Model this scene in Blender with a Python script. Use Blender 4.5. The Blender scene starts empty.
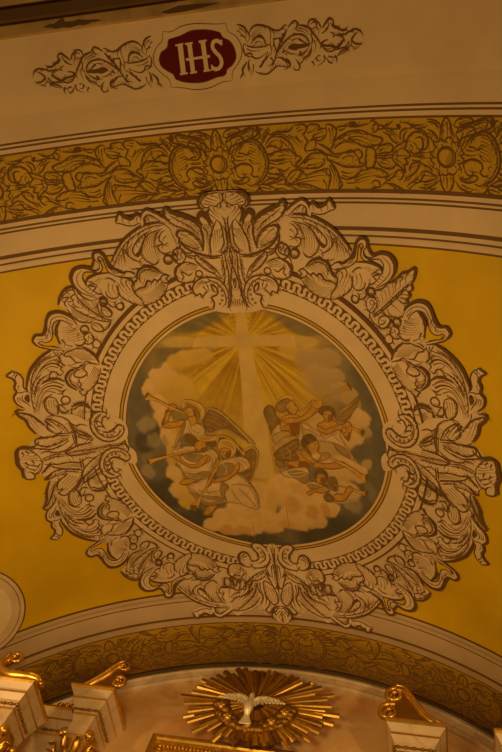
FRAME = """
@ground
f:5,-972 54,-973 88,-950 91,-918 73,-897 59,-851 83,-889 102,-892 109,-860 134,-880 167,-900 211,-927 224,-912 217,-888 243,-891 288,-928 308,-903 345,-906 387,-926 410,-899 364,-875 324,-882 355,-858 393,-830 426,-788 449,-757 465,-768 478,-793 501,-804 518,-788 526,-750 571,-752 602,-730 614,-693 602,-667 628,-673 651,-689 689,-706 675,-649 666,-620 657,-591 690,-591 723,-578 740,-545 757,-511 794,-514 804,-480 781,-458 754,-446 787,-430 824,-401 852,-363 870,-331 877,-292 886,-342 890,-375 909,-394 935,-379 912,-352 915,-309 926,-278 918,-247 891,-220 917,-232 936,-222 909,-176 900,-135 880,-102 903,-82 934,-61 965,-67 980,-30 984,-7 625,45 526,3 526,-111 483,-228 394,-346 266,-441 137,-505 4,-534
@split_leaf
f:500,-576 507,-588 531,-587 538,-602 536,-613 558,-624 586,-649 619,-654 641,-671 668,-689 684,-704 686,-688 679,-665 669,-648 673,-630 659,-621 664,-608 651,-595 654,-584 641,-568 646,-555 636,-536 611,-524 583,-516 579,-497 557,-480 536,-484 513,-506
o 2.4:597,-653 620,-667 639,-685 658,-690 687,-706 687,-684 677,-659 670,-647
o 1.5:672,-648 674,-630 660,-620 665,-607 652,-594 654,-583 635,-578
o 0.95:500,-576 507,-587 525,-589 538,-579 536,-558 525,-542 514,-532 504,-542 498,-558 500,-576
o 0.76:509,-573 521,-579 528,-569 521,-554 513,-547
h 0.76:512,-571 517,-559 524,-569
o 1:538,-596 535,-612 558,-622 589,-647 606,-652 619,-653
o 0.93:667,-657 616,-609 553,-551 519,-524
o 0.93:671,-652 622,-603 561,-546 529,-519
o 1.2:506,-536 513,-509 537,-484 557,-479 576,-494 584,-516 568,-526 549,-520 540,-502 543,-485
o 0.77:567,-514 564,-502 551,-490
h 0.67:550,-509 559,-507 562,-496
o 1.1:641,-568 647,-553 637,-536 612,-523 585,-525 569,-526
H 5 0.75:541,-593 548,-571 535,-543|600,-644 604,-619 588,-586
h 0.93:619,-653 611,-637 613,-624 602,-610
h 0.93:643,-670 630,-652 631,-639 620,-626
h 0.92:663,-686 651,-668 652,-656 642,-642
h 0.93:671,-647 654,-643 644,-633
h 0.94:660,-621 644,-627 630,-614
h 0.94:664,-607 640,-612 619,-602
h 0.94:652,-594 631,-599 606,-589
h 0.75:615,-591 633,-582 644,-567
h 0.76:591,-573 613,-557 631,-540
h 0.76:574,-554 585,-536 611,-526
h 0.76:558,-541 566,-531 581,-527
h 0.75:626,-598 642,-594 652,-587
@shell_leaf
f:-499,-532 -509,-510 -538,-486 -562,-491 -577,-509 -576,-526 -619,-539 -641,-559 -657,-596 -668,-606 -683,-620 -676,-636 -660,-658 -638,-674 -617,-674 -599,-657 -591,-636 -558,-614 -530,-618 -529,-587 -511,-582 -494,-560
o 2.4:-685,-617 -678,-638 -662,-660 -640,-677 -614,-678 -597,-659
o 1.1:-682,-619 -666,-641 -641,-641 -659,-624 -659,-607
o 1:-663,-645 -638,-666 -618,-668 -613,-653 -632,-642 -626,-627 -646,-625
o 1:-614,-653 -591,-608 -557,-569 -525,-541 -500,-531
o 0.93:-648,-617 -618,-584 -581,-555 -542,-532 -507,-521
o 1.1:-657,-601 -640,-564 -619,-541 -576,-527
o 1.1:-530,-579 -524,-585 -502,-575 -492,-551 -503,-543 -520,-549 -530,-565 -530,-579
o 1.1:-577,-521 -565,-527 -541,-512 -536,-494 -552,-488 -569,-495 -579,-512 -577,-521
o 1.1:-500,-531 -509,-509 -538,-487
o 0.94:-531,-615 -539,-589 -533,-554 -519,-537
c 1.1 3.41:-515,-602
h 0.75:-523,-599 -514,-594 -506,-602
H 6 0.75:-614,-625 -581,-578 -540,-544|-588,-630 -562,-592 -533,-549
H 5 0.75:-641,-599 -605,-568 -558,-538|-636,-567 -604,-548 -565,-530
H 3 0.75:-559,-611 -552,-590 -544,-567|-542,-614 -544,-592 -537,-566
h 1:-600,-654 -586,-632 -563,-618
h 1:-632,-614 -614,-599 -595,-590
h 0.85:-570,-518 -557,-512 -554,-497
h 0.85:-523,-576 -511,-568 -509,-552
h 0.92:-643,-661 -634,-654 -639,-643
h 0.92:-667,-634 -661,-628 -664,-617
@acanthus_scroll
f:236,-871 274,-878 315,-874 354,-856 389,-834 416,-808 437,-781 456,-754 447,-733 428,-724 376,-711 350,-719 333,-733 305,-726 274,-747 266,-756 262,-772 243,-764 219,-768 203,-785 209,-826 218,-854
o 2.4:249,-880 280,-879 312,-874 354,-856 389,-834 416,-808 437,-781 456,-753
o 0.74:234,-871 273,-869 305,-862 333,-850 372,-829 404,-802 428,-772 449,-743
o 0.93:241,-856 271,-851 304,-837 329,-807 339,-779 331,-750 305,-726
o 0.94:274,-747 281,-733 290,-726 305,-727
H 6 0.74:267,-846 283,-813 284,-776 275,-748|310,-827 329,-795 328,-761 306,-730
H 5 0.65:253,-852 273,-824 275,-788 266,-756|270,-845 285,-810 285,-776 278,-750
o 1.1:235,-851 253,-837 261,-815 253,-802 270,-792 265,-773 243,-764 226,-771
h 0.93:233,-828 246,-819 251,-803
h 0.94:230,-802 247,-796 260,-785
h 0.94:253,-802 237,-791 228,-790
o 0.93:284,-854 323,-839 350,-816 369,-785 361,-765 343,-776
c 0.56 1.04:325,-831
c 0.56 1.04:339,-819
c 0.56 0.742:312,-838
d:325,-802 347,-782 362,-767 355,-759 337,-773
o 0.94:349,-726 345,-738 368,-750 386,-767 399,-797
o 1:333,-734 348,-719 378,-715
h 0.75:338,-756 352,-739 344,-727
H 7 0.74:363,-816 378,-785 370,-758 346,-729|413,-777 423,-759 428,-742 428,-728
H 4 0.75:398,-785 404,-760 404,-728|437,-755 440,-747 442,-738 441,-733
h 1:375,-823 386,-802 388,-777 377,-757
h 1.1:402,-797 406,-774 401,-746
@curled_leaf
f:248,-677 271,-686 278,-698 299,-714 329,-720 357,-710 369,-687 373,-664 389,-653 396,-671 416,-689 450,-702 451,-662 451,-638 442,-613 423,-596 394,-579 362,-570 334,-576 303,-588 274,-614 256,-650
o 2.6:276,-690 303,-714 335,-721 361,-707 373,-673
o 0.95:282,-686 306,-705 334,-710 355,-699 363,-676
o 1.4:248,-677 260,-669 252,-653 268,-652 281,-659
o 1.4:249,-677 270,-684 286,-668 296,-662 305,-670 318,-660 329,-668 336,-663 344,-647 368,-641 392,-630
o 0.96:256,-650 274,-614 303,-588 334,-576 363,-571
o 1.3:362,-569 368,-593 386,-618 395,-648 391,-665 416,-689 452,-703
o 0.96:362,-569 394,-579 423,-596 442,-613 451,-638 451,-662
H 6 0.76:281,-657 308,-632 336,-616 384,-622|269,-644 291,-603 327,-586 360,-575
H 5 0.76:288,-686 306,-680 327,-669|315,-707 341,-693 360,-670
H 4 0.76:323,-660 342,-637 371,-626 387,-627|342,-675 355,-652 378,-641 391,-636
h 1.1:373,-673 386,-662 386,-641
h 1.1:368,-687 386,-688 395,-706
H 4 0.75:404,-677 395,-642 374,-599|446,-673 432,-637 379,-583
h 0.94:409,-680 417,-663 399,-636
h 0.94:428,-689 434,-672 421,-643
@berry_leaf
f:441,-683 458,-691 482,-699 503,-693 518,-682 513,-636 494,-612 474,-599 471,-575 456,-565 442,-576 449,-600 455,-618 449,-638
o 1.1:443,-685 454,-679 467,-690 485,-698
o 0.94:456,-665 449,-638 455,-618 475,-611 494,-622 501,-641
o 0.95:450,-600 441,-579 455,-565 471,-575 474,-599
c 0.96 3.05:456,-580
h 0.75:468,-668 469,-645 461,-624
h 0.75:481,-675 487,-646 476,-617
h 1.1:497,-612 513,-636 516,-659
@ribbon
f:378,-698 397,-711 418,-708 446,-724 464,-732 472,-758 480,-783 497,-798 515,-792 515,-773 501,-753 502,-737 518,-727 542,-737 566,-746 594,-740 610,-715 608,-687 591,-656 558,-634 534,-623 534,-642 556,-667 569,-688 572,-712 562,-727 535,-726 505,-718 492,-733 491,-753 502,-773 495,-780 487,-775 481,-752 473,-719 452,-703 413,-692 377,-691
y:476,-719 482,-750 490,-769 491,-753 491,-733 500,-722 482,-716
o 1.3:375,-696 400,-710 421,-706 446,-722 465,-730 474,-758 481,-781 497,-796 513,-791 514,-773 500,-753
o 2.4:421,-710 453,-730 470,-763 478,-785 498,-801 517,-792 519,-770 534,-743
o 1.1:384,-683 419,-687 453,-702 473,-719 481,-752 487,-774 495,-780 502,-773 493,-753 492,-733 505,-720 535,-726 562,-727 572,-712 569,-688 556,-667 534,-642
o 1.1:500,-753 502,-737 518,-727 542,-737 566,-746 594,-740 610,-715
o 3.1:516,-770 531,-744 567,-750 597,-744 616,-721 612,-686 597,-660
o 0.92:610,-717 609,-688 591,-656 558,-634 534,-623
o 0.65:569,-737 591,-719 596,-691 576,-659 540,-630
h 0.94:445,-714 455,-717 464,-726
h 0.85:409,-707 426,-696 445,-706
h 0.84:433,-712 451,-709 464,-719
H 4 0.75:535,-641 547,-634 559,-637|564,-671 572,-664 584,-664
o 2.4:472,-714 505,-716 534,-711 560,-697 569,-678
@ribbon_acanthus
f:444,-697 472,-712 505,-716 534,-711 563,-695 555,-666 535,-642 533,-623 529,-639 510,-632 499,-599 482,-580 462,-563 442,-572 446,-595 445,-607 437,-613
o 1.1:562,-695 538,-680 557,-676 531,-664 541,-654 529,-639 512,-635 499,-640
H 5 0.84:466,-692 485,-667 485,-644|511,-698 528,-688 555,-682
H 5 0.75:446,-683 458,-654 448,-622|478,-661 476,-638 464,-617
H 3 0.75:492,-662 500,-645 497,-628|513,-669 521,-655 515,-635
o 0.95:445,-606 462,-611 483,-610 497,-615 500,-599 482,-579 461,-582 446,-591
o 0.95:446,-591 441,-574 454,-562 468,-572 470,-582
c 1.2 3.63:517,-608
h 0.76:513,-603 520,-600 525,-608
c 0.96 2.75:453,-575
h 0.86:466,-600 478,-597 490,-601
h 0.76:454,-602 465,-591 478,-587
h 1.3:497,-615 509,-629 511,-640
@scroll_ribbon
f:632,-527 643,-554 668,-578 698,-591 722,-585 735,-574 744,-550 751,-523 763,-510 789,-512 808,-495 796,-472 763,-454 721,-440 708,-423 715,-448 752,-462 791,-483 783,-489 765,-482 741,-487 730,-508 728,-531 714,-551 691,-560 667,-544 653,-524
y:728,-511 741,-486 763,-480 781,-487 773,-471 728,-459 723,-455
o 1.1:632,-527 643,-554 668,-577 698,-589 722,-584 735,-571 743,-550 751,-523 765,-510 792,-512 807,-495
o 2.7:638,-554 662,-580 696,-594 728,-588 740,-569 755,-532 769,-513 796,-515 810,-495 800,-473
o 1.1:653,-524 667,-544 691,-559 713,-554 725,-537 730,-508 741,-486 763,-481 783,-489 792,-484
o 1.3:807,-495 795,-472 764,-455 715,-438
o 0.95:792,-484 782,-473 752,-462 715,-447
o 0.67:642,-537 664,-562 692,-574 718,-569 734,-540 748,-511 765,-496 792,-499
h 0.86:648,-532 660,-545 671,-569
h 0.85:743,-533 736,-515 744,-499
h 0.85:757,-512 753,-497 765,-488
@berry_acanthus
f:635,-527 667,-544 691,-557 709,-534 716,-499 710,-459 700,-446 667,-441 624,-441 593,-427 567,-424 559,-447 577,-464 586,-489 609,-492 622,-499
o 3:690,-557 709,-534 717,-500 711,-462
H 6 0.87:636,-519 660,-509 690,-517|619,-468 657,-466 700,-481
H 4 0.76:648,-532 671,-526 695,-532|638,-513 664,-505 697,-509
c 1.1 3.82:608,-505
h 0.77:602,-498 611,-497 617,-506
o 1.1:561,-448 574,-458 587,-449 587,-430 569,-424 560,-434 561,-448
o 1.1:591,-490 580,-465 584,-453 606,-444 625,-453
o 1.1:591,-489 609,-485 616,-478 607,-459
h 0.87:596,-479 602,-467 598,-455
o 1.2:619,-481 614,-460 625,-447 655,-445
h 0.96:633,-495 639,-484 635,-469
h 1.1:702,-481 692,-462 700,-446
h 0.96:667,-446 686,-455 698,-469
@curled_leaf_side
f:570,-351 580,-364 589,-388 608,-415 629,-436 655,-441 700,-432 714,-415 716,-388 706,-369 684,-356 702,-345 720,-322 716,-291 688,-261 679,-254 668,-233 656,-243 629,-257 606,-278 589,-307
o 2.7:579,-360 588,-388 606,-414 629,-435
o 1.2:579,-354 608,-365 630,-376 640,-366
o 1.1:639,-376 663,-376 688,-407 707,-415 700,-424 672,-432 644,-436 628,-431
H 6 0.88:596,-375 623,-409 654,-434|641,-382 671,-410 705,-423
o 2.7:671,-354 700,-345 720,-322 716,-291 688,-261
o 0.98:680,-345 697,-334 708,-315 703,-290 682,-267
o 0.99:577,-342 591,-307 607,-279 631,-258 656,-243 667,-232
o 1.2:667,-232 680,-254 664,-262 674,-268 668,-283 678,-303
H 6 0.79:601,-352 623,-319 653,-294 672,-289|581,-331 603,-290 631,-265 666,-250
o 1.2:629,-367 643,-346 635,-327 660,-312 687,-326 680,-340 665,-353 651,-367
H 3 0.78:638,-358 655,-336 676,-326|650,-363 668,-350 681,-337
H 4 0.79:674,-293 696,-300 705,-323|674,-278 692,-281 705,-296
h 1.2:640,-366 669,-356 693,-367 703,-373
h 0.98:663,-377 688,-372 703,-376
@side_acanthus_scroll
f:748,-445 782,-431 817,-405 845,-379 865,-342 874,-314 877,-268 878,-220 873,-188 833,-159 808,-171 777,-169 766,-204 729,-208 717,-224 727,-282 726,-342 721,-372 729,-414
f:704,-398 710,-429 718,-447 744,-443 733,-414 723,-383 709,-374
o 1.2:718,-446 705,-425 705,-399 710,-374 723,-383 730,-413 744,-437
h 0.87:718,-430 712,-409 716,-385
h 0.86:730,-435 723,-413 720,-389
o 3.3:747,-446 782,-432 818,-406 845,-379 865,-342 877,-309
o 0.77:751,-430 786,-416 821,-385 847,-349 861,-305 869,-254 870,-200
h 0.91:734,-421 759,-415 789,-405 818,-381 841,-342
h 0.87:735,-404 762,-403 791,-389 820,-361 843,-325
h 1.3:732,-381 761,-392 788,-385 817,-363 846,-323
h 0.87:756,-420 792,-413 824,-388 844,-360
h 0.86:774,-417 810,-400 836,-373
h 0.87:739,-369 767,-380 794,-372 826,-342
o 1.2:723,-347 732,-362 726,-370 740,-382 731,-391 747,-401
o 1.2:723,-347 741,-336 754,-354 769,-355 780,-336 771,-324 753,-328
o 2.2:728,-307 752,-325 784,-328 815,-316
o 0.88:781,-350 815,-336 844,-301 857,-275
o 0.87:807,-355 833,-340 854,-310 860,-281
c 0.58 0.933:818,-334
c 0.59 0.935:829,-322
c 0.59 0.937:838,-307
c 0.59 0.783:845,-293
h 0.99:733,-290 764,-310 801,-309 831,-288 854,-244
h 1.3:742,-282 771,-298 806,-297 837,-267 858,-224
h 0.89:750,-271 782,-288 813,-282 841,-247
h 0.89:772,-268 803,-280 829,-256 852,-207
h 0.89:745,-301 777,-319 816,-315 847,-289
h 0.88:825,-303 845,-284 862,-240
h 0.99:787,-264 817,-253 837,-215
o 1.1:727,-276 741,-266 750,-259 763,-259
h 0.99:750,-259 743,-248 755,-246
c 1.3 4.3:741,-228
h 0.8:735,-221 742,-217 751,-227
o 1.2:777,-244 799,-255 818,-247 826,-219 813,-185 790,-171 778,-195 773,-218 777,-244
H 4 0.79:786,-240 791,-210 793,-180|814,-243 819,-217 809,-187
o 1.1:748,-206 766,-214 775,-194 759,-174 740,-179
h 1:766,-214 753,-195 747,-181
H 4 0.79:823,-248 841,-228 852,-189|853,-244 862,-216 864,-192
o 2.4:652,-176 673,-201 699,-204 724,-193
o 1:652,-167 675,-189 699,-192 715,-180
H 4 0.81:658,-161 677,-159 688,-136|693,-175 705,-159 704,-127
o 1:724,-193 733,-159 725,-119
h 1.1:652,-167 660,-136 681,-121
@side_ribbon
f:873,-295 884,-315 880,-350 890,-376 911,-392 923,-385 936,-378 916,-364 910,-343 917,-325 918,-306 930,-286 928,-263 911,-242 886,-221 874,-211 879,-256 891,-282
o 1.2:873,-295 886,-317 880,-350 890,-375 911,-391
o 2.3:910,-393 923,-386 937,-379 918,-362 911,-344 920,-323 916,-304 931,-286 929,-260 907,-232
h 1.1:896,-375 905,-368 909,-355 905,-339
o 0.76:911,-391 905,-380 918,-371
o 0.98:874,-295 888,-299 903,-298 918,-306
d:874,-284 895,-272 879,-249 875,-260
o 0.98:896,-287 903,-274 890,-250 879,-231
h 0.88:918,-281 919,-267 908,-249
h 0.87:901,-329 907,-319 903,-305
h 0.88:912,-282 909,-267 896,-249
@fleuron
f:675,-120 708,-153 746,-168 808,-171 838,-141 867,-163 890,-199 914,-213 935,-222 931,-209 908,-180 900,-147 884,-108 862,-90 831,-85 793,-90 716,-52 631,2 530,-30 527,-83 588,-134
o 1.3:838,-128 862,-165 890,-197 915,-211 934,-222 929,-229 915,-223
o 3:919,-228 938,-226 931,-204 911,-180 904,-148 886,-110
o 1.1:881,-105 862,-91 831,-85 793,-90 754,-81
H 3 0.8:889,-185 876,-152 856,-108|912,-194 899,-146 876,-105
o 1.2:755,-81 776,-125 801,-150 827,-164 837,-160 832,-140 839,-129 825,-105 806,-93
h 1:833,-152 816,-129 800,-103
h 1:823,-159 801,-131 784,-98
h 1.2:838,-134 828,-117 812,-104
h 1:795,-133 782,-114 768,-88
H 3 0.82:717,-71 737,-102 751,-131|743,-81 756,-107 770,-129
o 1.1:678,-47 717,-71 742,-103 747,-137 771,-161 809,-177
o 1.1:681,-102 706,-114 725,-112 745,-130
o 1:742,-103 737,-11
o 1:749,-92 744,-16
H 4 0.83:682,-63 712,-89 735,-118|684,-47 717,-65 740,-90
f:755,-82 806,-86 859,-87 888,-89 900,-80 917,-57 936,-58 962,-64 975,-42 980,-13 982,7 971,30 974,53 969,73 946,84 932,82 929,64 914,65 902,80 895,99 876,99 862,165 842,190 797,184 741,127 672,79 634,61 515,96 511,55 639,-27
o 1.2:755,-74 806,-83 857,-85 888,-88 898,-79 881,-55 848,-44 804,-49 767,-60
H 3 0.82:774,-68 818,-67 868,-69|773,-58 817,-51 867,-55
o 1.2:746,-41 778,-16 828,-11 868,-27 887,-25
o 1.2:798,-41 842,-30 874,-40 918,-57
h 1:767,-53 804,-34 848,-28
h 1.4:820,-52 836,-44 867,-41
o 1.5:677,-22 728,-23 773,-9 791,0 777,13 739,20 675,19
H 4 0.84:676,-13 721,-11 771,1|675,14 726,14 771,11
o 1:790,6 835,-4 885,3
o 1:790,13 837,7 881,12
o 2.9:881,-74 911,-57 954,-67 975,-58 984,-27 987,3 977,31 979,68
o 1.4:894,-7 909,-31 936,-56 962,-62 974,-42 977,-12 980,6 970,30 972,54 969,72 946,83 934,81 931,64 916,63 898,44 891,19 894,-7
H 3 0.94:905,-18 930,-20 954,-42|902,9 941,-8 974,-18
h 1.1:909,33 941,16 970,-3
h 1.1:922,48 947,31 963,11
h 1:900,22 914,40 925,46
h 1.4:931,63 944,49 959,46
h 1.3:942,-48 932,-34 938,-26
h 1.2:957,-48 954,-28 963,-25
h 1.3:929,-1 922,15 935,24
h 1.3:954,0 947,18 960,30
o 1.2:673,55 712,42 739,54 790,45 834,43 866,35 849,52 813,68 749,84
H 3 0.85:743,62 788,56 839,48|743,76 794,65 833,57
o 1.2:741,93 800,72 853,72 878,83 899,98 881,101 851,93 800,97
h 1.1:761,97 813,83 857,86
o 2.5:856,27 884,53 904,68
o 2.5:864,80 886,96 892,103
o 1.2:732,36 735,95
o 1.2:741,33 743,89
o 1.3:752,124 797,171 837,191 857,177 838,158 862,161
H 4 0.85:760,121 804,155 842,179|793,104 831,132 856,157
o 1.3:862,161 845,120 807,101
o 1.3:826,107 864,134 889,178 914,216 933,229 922,239 888,219 869,192
o 3:879,108 902,153 913,196 932,229
H 3 0.86:844,121 869,152 893,197|857,116 885,153 906,198
o 1.4:672,79 709,103 741,127 749,152 730,144 695,127 670,114
h 1.3:671,96 709,123 737,139
o 1.9:742,93 751,124 772,159 800,187
o 1.4:546,-15 545,6 537,28 544,44
o 0.94:543,-10 577,6 623,-4
o 1:545,6 622,3 699,4 763,0 791,4
H 5 0.84:558,0 623,-4 699,-3 763,0|549,36 621,23 699,18 762,17
o 1:621,27 665,40 697,58 740,100 748,135
H 4 0.85:652,43 690,67 727,104|664,67 695,93 719,134
o 1:670,-45 703,-76 732,-102 739,-123
o 1:663,-40 701,-46 734,-71
H 4 0.83:673,-52 703,-89 733,-122|676,-46 709,-64 735,-90
o 1:745,-112 734,-77 740,-20
h 1:672,-36 700,-23 732,-18
@ring_volute
f:536,-72 557,-84 580,-68 600,-58 626,-61 640,-81 644,-108 626,-114 603,-113 591,-120 599,-148 631,-157 659,-137 669,-100 661,-59 637,-27 611,-16 579,-18 545,-41
o 1.4:590,-118 601,-132 594,-142 612,-153 637,-154 660,-134 670,-97 659,-53 634,-25 604,-15 576,-21 548,-41 534,-67
o 2.3:536,-73 558,-84 580,-68 603,-58 627,-64
o 1.1:603,-113 590,-118 608,-130 617,-120 623,-104 618,-83 637,-93 646,-86 636,-70
o 0.81:612,-146 639,-133 653,-100 642,-58 612,-34 576,-35 549,-59
h 1:621,-139 639,-123 644,-101
c 0.72 0.992:581,-55
c 0.73 0.994:594,-45
c 0.73 0.993:611,-45
c 0.72 0.827:629,-52
o 1.2:625,-104 637,-116 644,-101
@crest
f:3,-973 35,-974 67,-968 87,-944 90,-930 78,-916 65,-917 60,-877 63,-851 75,-876 92,-892 102,-884 104,-857 131,-881 164,-896 199,-910 217,-927 225,-911 218,-887 198,-868 187,-838 190,-820 192,-803 183,-745 221,-721 222,-680 210,-650 188,-644 157,-647 166,-618 147,-589 97,-533 -37,-536 -14,-654
o 2.9:53,-972 78,-964 94,-942 92,-924 77,-912
o 2.8:53,-918 65,-900 62,-880 50,-860
o 1.1:5,-969 35,-970 66,-961 84,-939 80,-925 65,-918 50,-925
o 0.93:50,-925 28,-924 12,-934 13,-913
h 0.83:67,-945 46,-936 32,-931
h 0.83:75,-934 57,-930 40,-926
h 0.83:60,-955 40,-946 22,-940
h 0.83:45,-961 27,-956 14,-948
h 0.83:42,-919 34,-902 14,-891
h 0.84:57,-895 40,-879 31,-870
h 0.83:52,-911 39,-894 24,-881
h 1.1:5,-969 -1,-949 5,-929
h 0.92:13,-965 10,-949 14,-931
h 0.92:-1,-949 -10,-927 -2,-904
o 1.1:-13,-887 -6,-869 -6,-833 -7,-793 -5,-769
o 1.1:15,-853 6,-826 4,-792 8,-779
h 0.93:7,-880 5,-845 -2,-810
o 1.2:36,-873 23,-862 19,-847 19,-815 19,-786 33,-760 34,-746
o 1.2:36,-873 50,-848 66,-813 74,-777 73,-747
H 4 0.75:30,-839 33,-813 37,-785|46,-838 57,-802 61,-759
o 3:60,-851 70,-885 92,-901 105,-889 104,-870
o 1.1:59,-849 73,-876 92,-890 100,-880 94,-863 100,-834 94,-805 98,-777 102,-761
o 1.1:58,-848 59,-824 71,-800 73,-750
H 4 0.75:70,-859 68,-839 76,-807|90,-864 83,-823 87,-783
h 1.1:90,-850 76,-829 84,-806
o 2.6:95,-857 121,-882 159,-901 201,-916 218,-931 229,-920 224,-898 211,-882
o 1.1:103,-763 95,-799 93,-828 103,-854 130,-878 164,-894 196,-907 216,-924
o 1.1:216,-924 224,-909 217,-887 197,-868 166,-852 132,-832 108,-805 100,-785
o 0.74:210,-904 174,-880 136,-855 111,-827
H 4 0.75:107,-846 132,-865 168,-881|106,-817 134,-842 173,-867
o 1.2:105,-763 106,-787 124,-815 151,-838 176,-844 190,-834 186,-814 176,-796 150,-780 119,-764
o 1.9:164,-843 182,-845 193,-831 185,-814
H 4 0.76:117,-785 144,-810 177,-831|117,-767 144,-787 177,-809
h 0.94:177,-831 163,-826 148,-815
o 2.5:33,-743 65,-739 100,-746 141,-762 172,-785 191,-809
o 0.85:34,-734 78,-732 103,-737
o 1.2:48,-654 62,-687 84,-710 115,-737 136,-748 138,-733 122,-709 102,-689 70,-670 54,-652
o 0.76:130,-739 99,-714 70,-681
H 3 0.77:68,-688 89,-711 120,-736|69,-673 99,-693 127,-722
o 1.1:138,-733 165,-745 182,-768 192,-802
h 1.1:147,-757 169,-762 181,-780
h 1.1:142,-746 158,-751 173,-762
o 1.1:170,-745 180,-774 195,-779 217,-770 222,-753 213,-727 195,-721 180,-730 170,-745
h 0.94:184,-765 192,-754 184,-739
h 0.94:203,-771 201,-753 209,-745
h 1.1:217,-761 206,-749 207,-730
c 1.2 4.07:241,-739
h 0.76:235,-733 243,-728 252,-737
o 2.3:179,-726 198,-718 220,-700 223,-674 216,-651
o 1.1:128,-707 154,-721 189,-724 214,-709 222,-682 214,-656 189,-645 158,-650 145,-665
o 0.95:154,-685 173,-673 184,-682 200,-686 191,-670 202,-660
H 4 0.76:134,-706 166,-715 196,-702 212,-684|142,-692 163,-695 187,-692 199,-687
c 1.1 3.21:132,-677
h 0.77:127,-671 134,-667 141,-675
o 1.4:40,-539 33,-566 31,-597 41,-628 63,-652 96,-662 129,-659 154,-643 166,-618 155,-594 141,-601 135,-585 121,-601 113,-610 125,-625
o 0.97:61,-543 47,-558 44,-590 56,-621 74,-639 96,-647 111,-638 103,-625
o 1.5:68,-595 74,-619 92,-633 87,-613 79,-601
o 1.5:74,-611 74,-595 98,-582 91,-563 98,-534
h 0.96:111,-644 132,-638 148,-620
h 0.96:121,-650 144,-638 157,-616
c 0.67 0.923:64,-624
c 0.68 0.925:56,-607
c 0.68 0.927:55,-589
c 0.68 0.929:59,-570
c 0.68 0.776:69,-556
o 1.2:8,-778 21,-759 22,-726 18,-678 23,-628 24,-572 34,-542
o 1.2:-5,-768 3,-751 3,-727 -13,-654 -25,-568 -35,-543
h 1.2:2,-654 -5,-632 2,-615 2,-635
h 0.95:15,-726 9,-690 10,-653
h 0.78:-17,-567 -19,-545
h 0.78:-8,-573 -11,-543
h 0.78:0,-570 -3,-543
h 0.78:9,-573 6,-542
h 0.78:17,-567 16,-542
h 0.78:26,-563 26,-542
o 0.95:33,-743 33,-700 35,-652 41,-628
h 0.95:39,-725 40,-689 44,-661
o 0.94:4,-779 19,-753 34,-746
h 1.1:9,-767 15,-750 16,-732
@crest_ribbon
f:238,-879 258,-896 285,-915 304,-905 308,-880 316,-870 322,-886 357,-877 390,-890 410,-899 398,-913 389,-929 373,-915 348,-907 326,-920 314,-909 308,-919 290,-929 267,-921 241,-904 225,-888 226,-875
o 2.4:228,-892 241,-905 266,-922 290,-932 307,-921 314,-907
o 1:226,-876 239,-880 259,-897 287,-913 303,-903 307,-879 316,-870 322,-887
o 1:322,-887 340,-880 364,-880 391,-891 409,-898 397,-910
o 2.2:313,-902 318,-915 329,-920 348,-906 369,-913 383,-922 389,-931 400,-919 410,-901
o 0.83:317,-894 316,-907 329,-914 348,-901 373,-908 384,-915
h 0.83:327,-908 332,-899 328,-890
h 0.83:353,-903 361,-894 357,-883
h 0.82:379,-913 384,-903 380,-891
h 0.83:284,-911 273,-900 264,-892
h 0.83:298,-907 289,-895 289,-883
h 1.1:304,-897 300,-886 306,-878
"""
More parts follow.
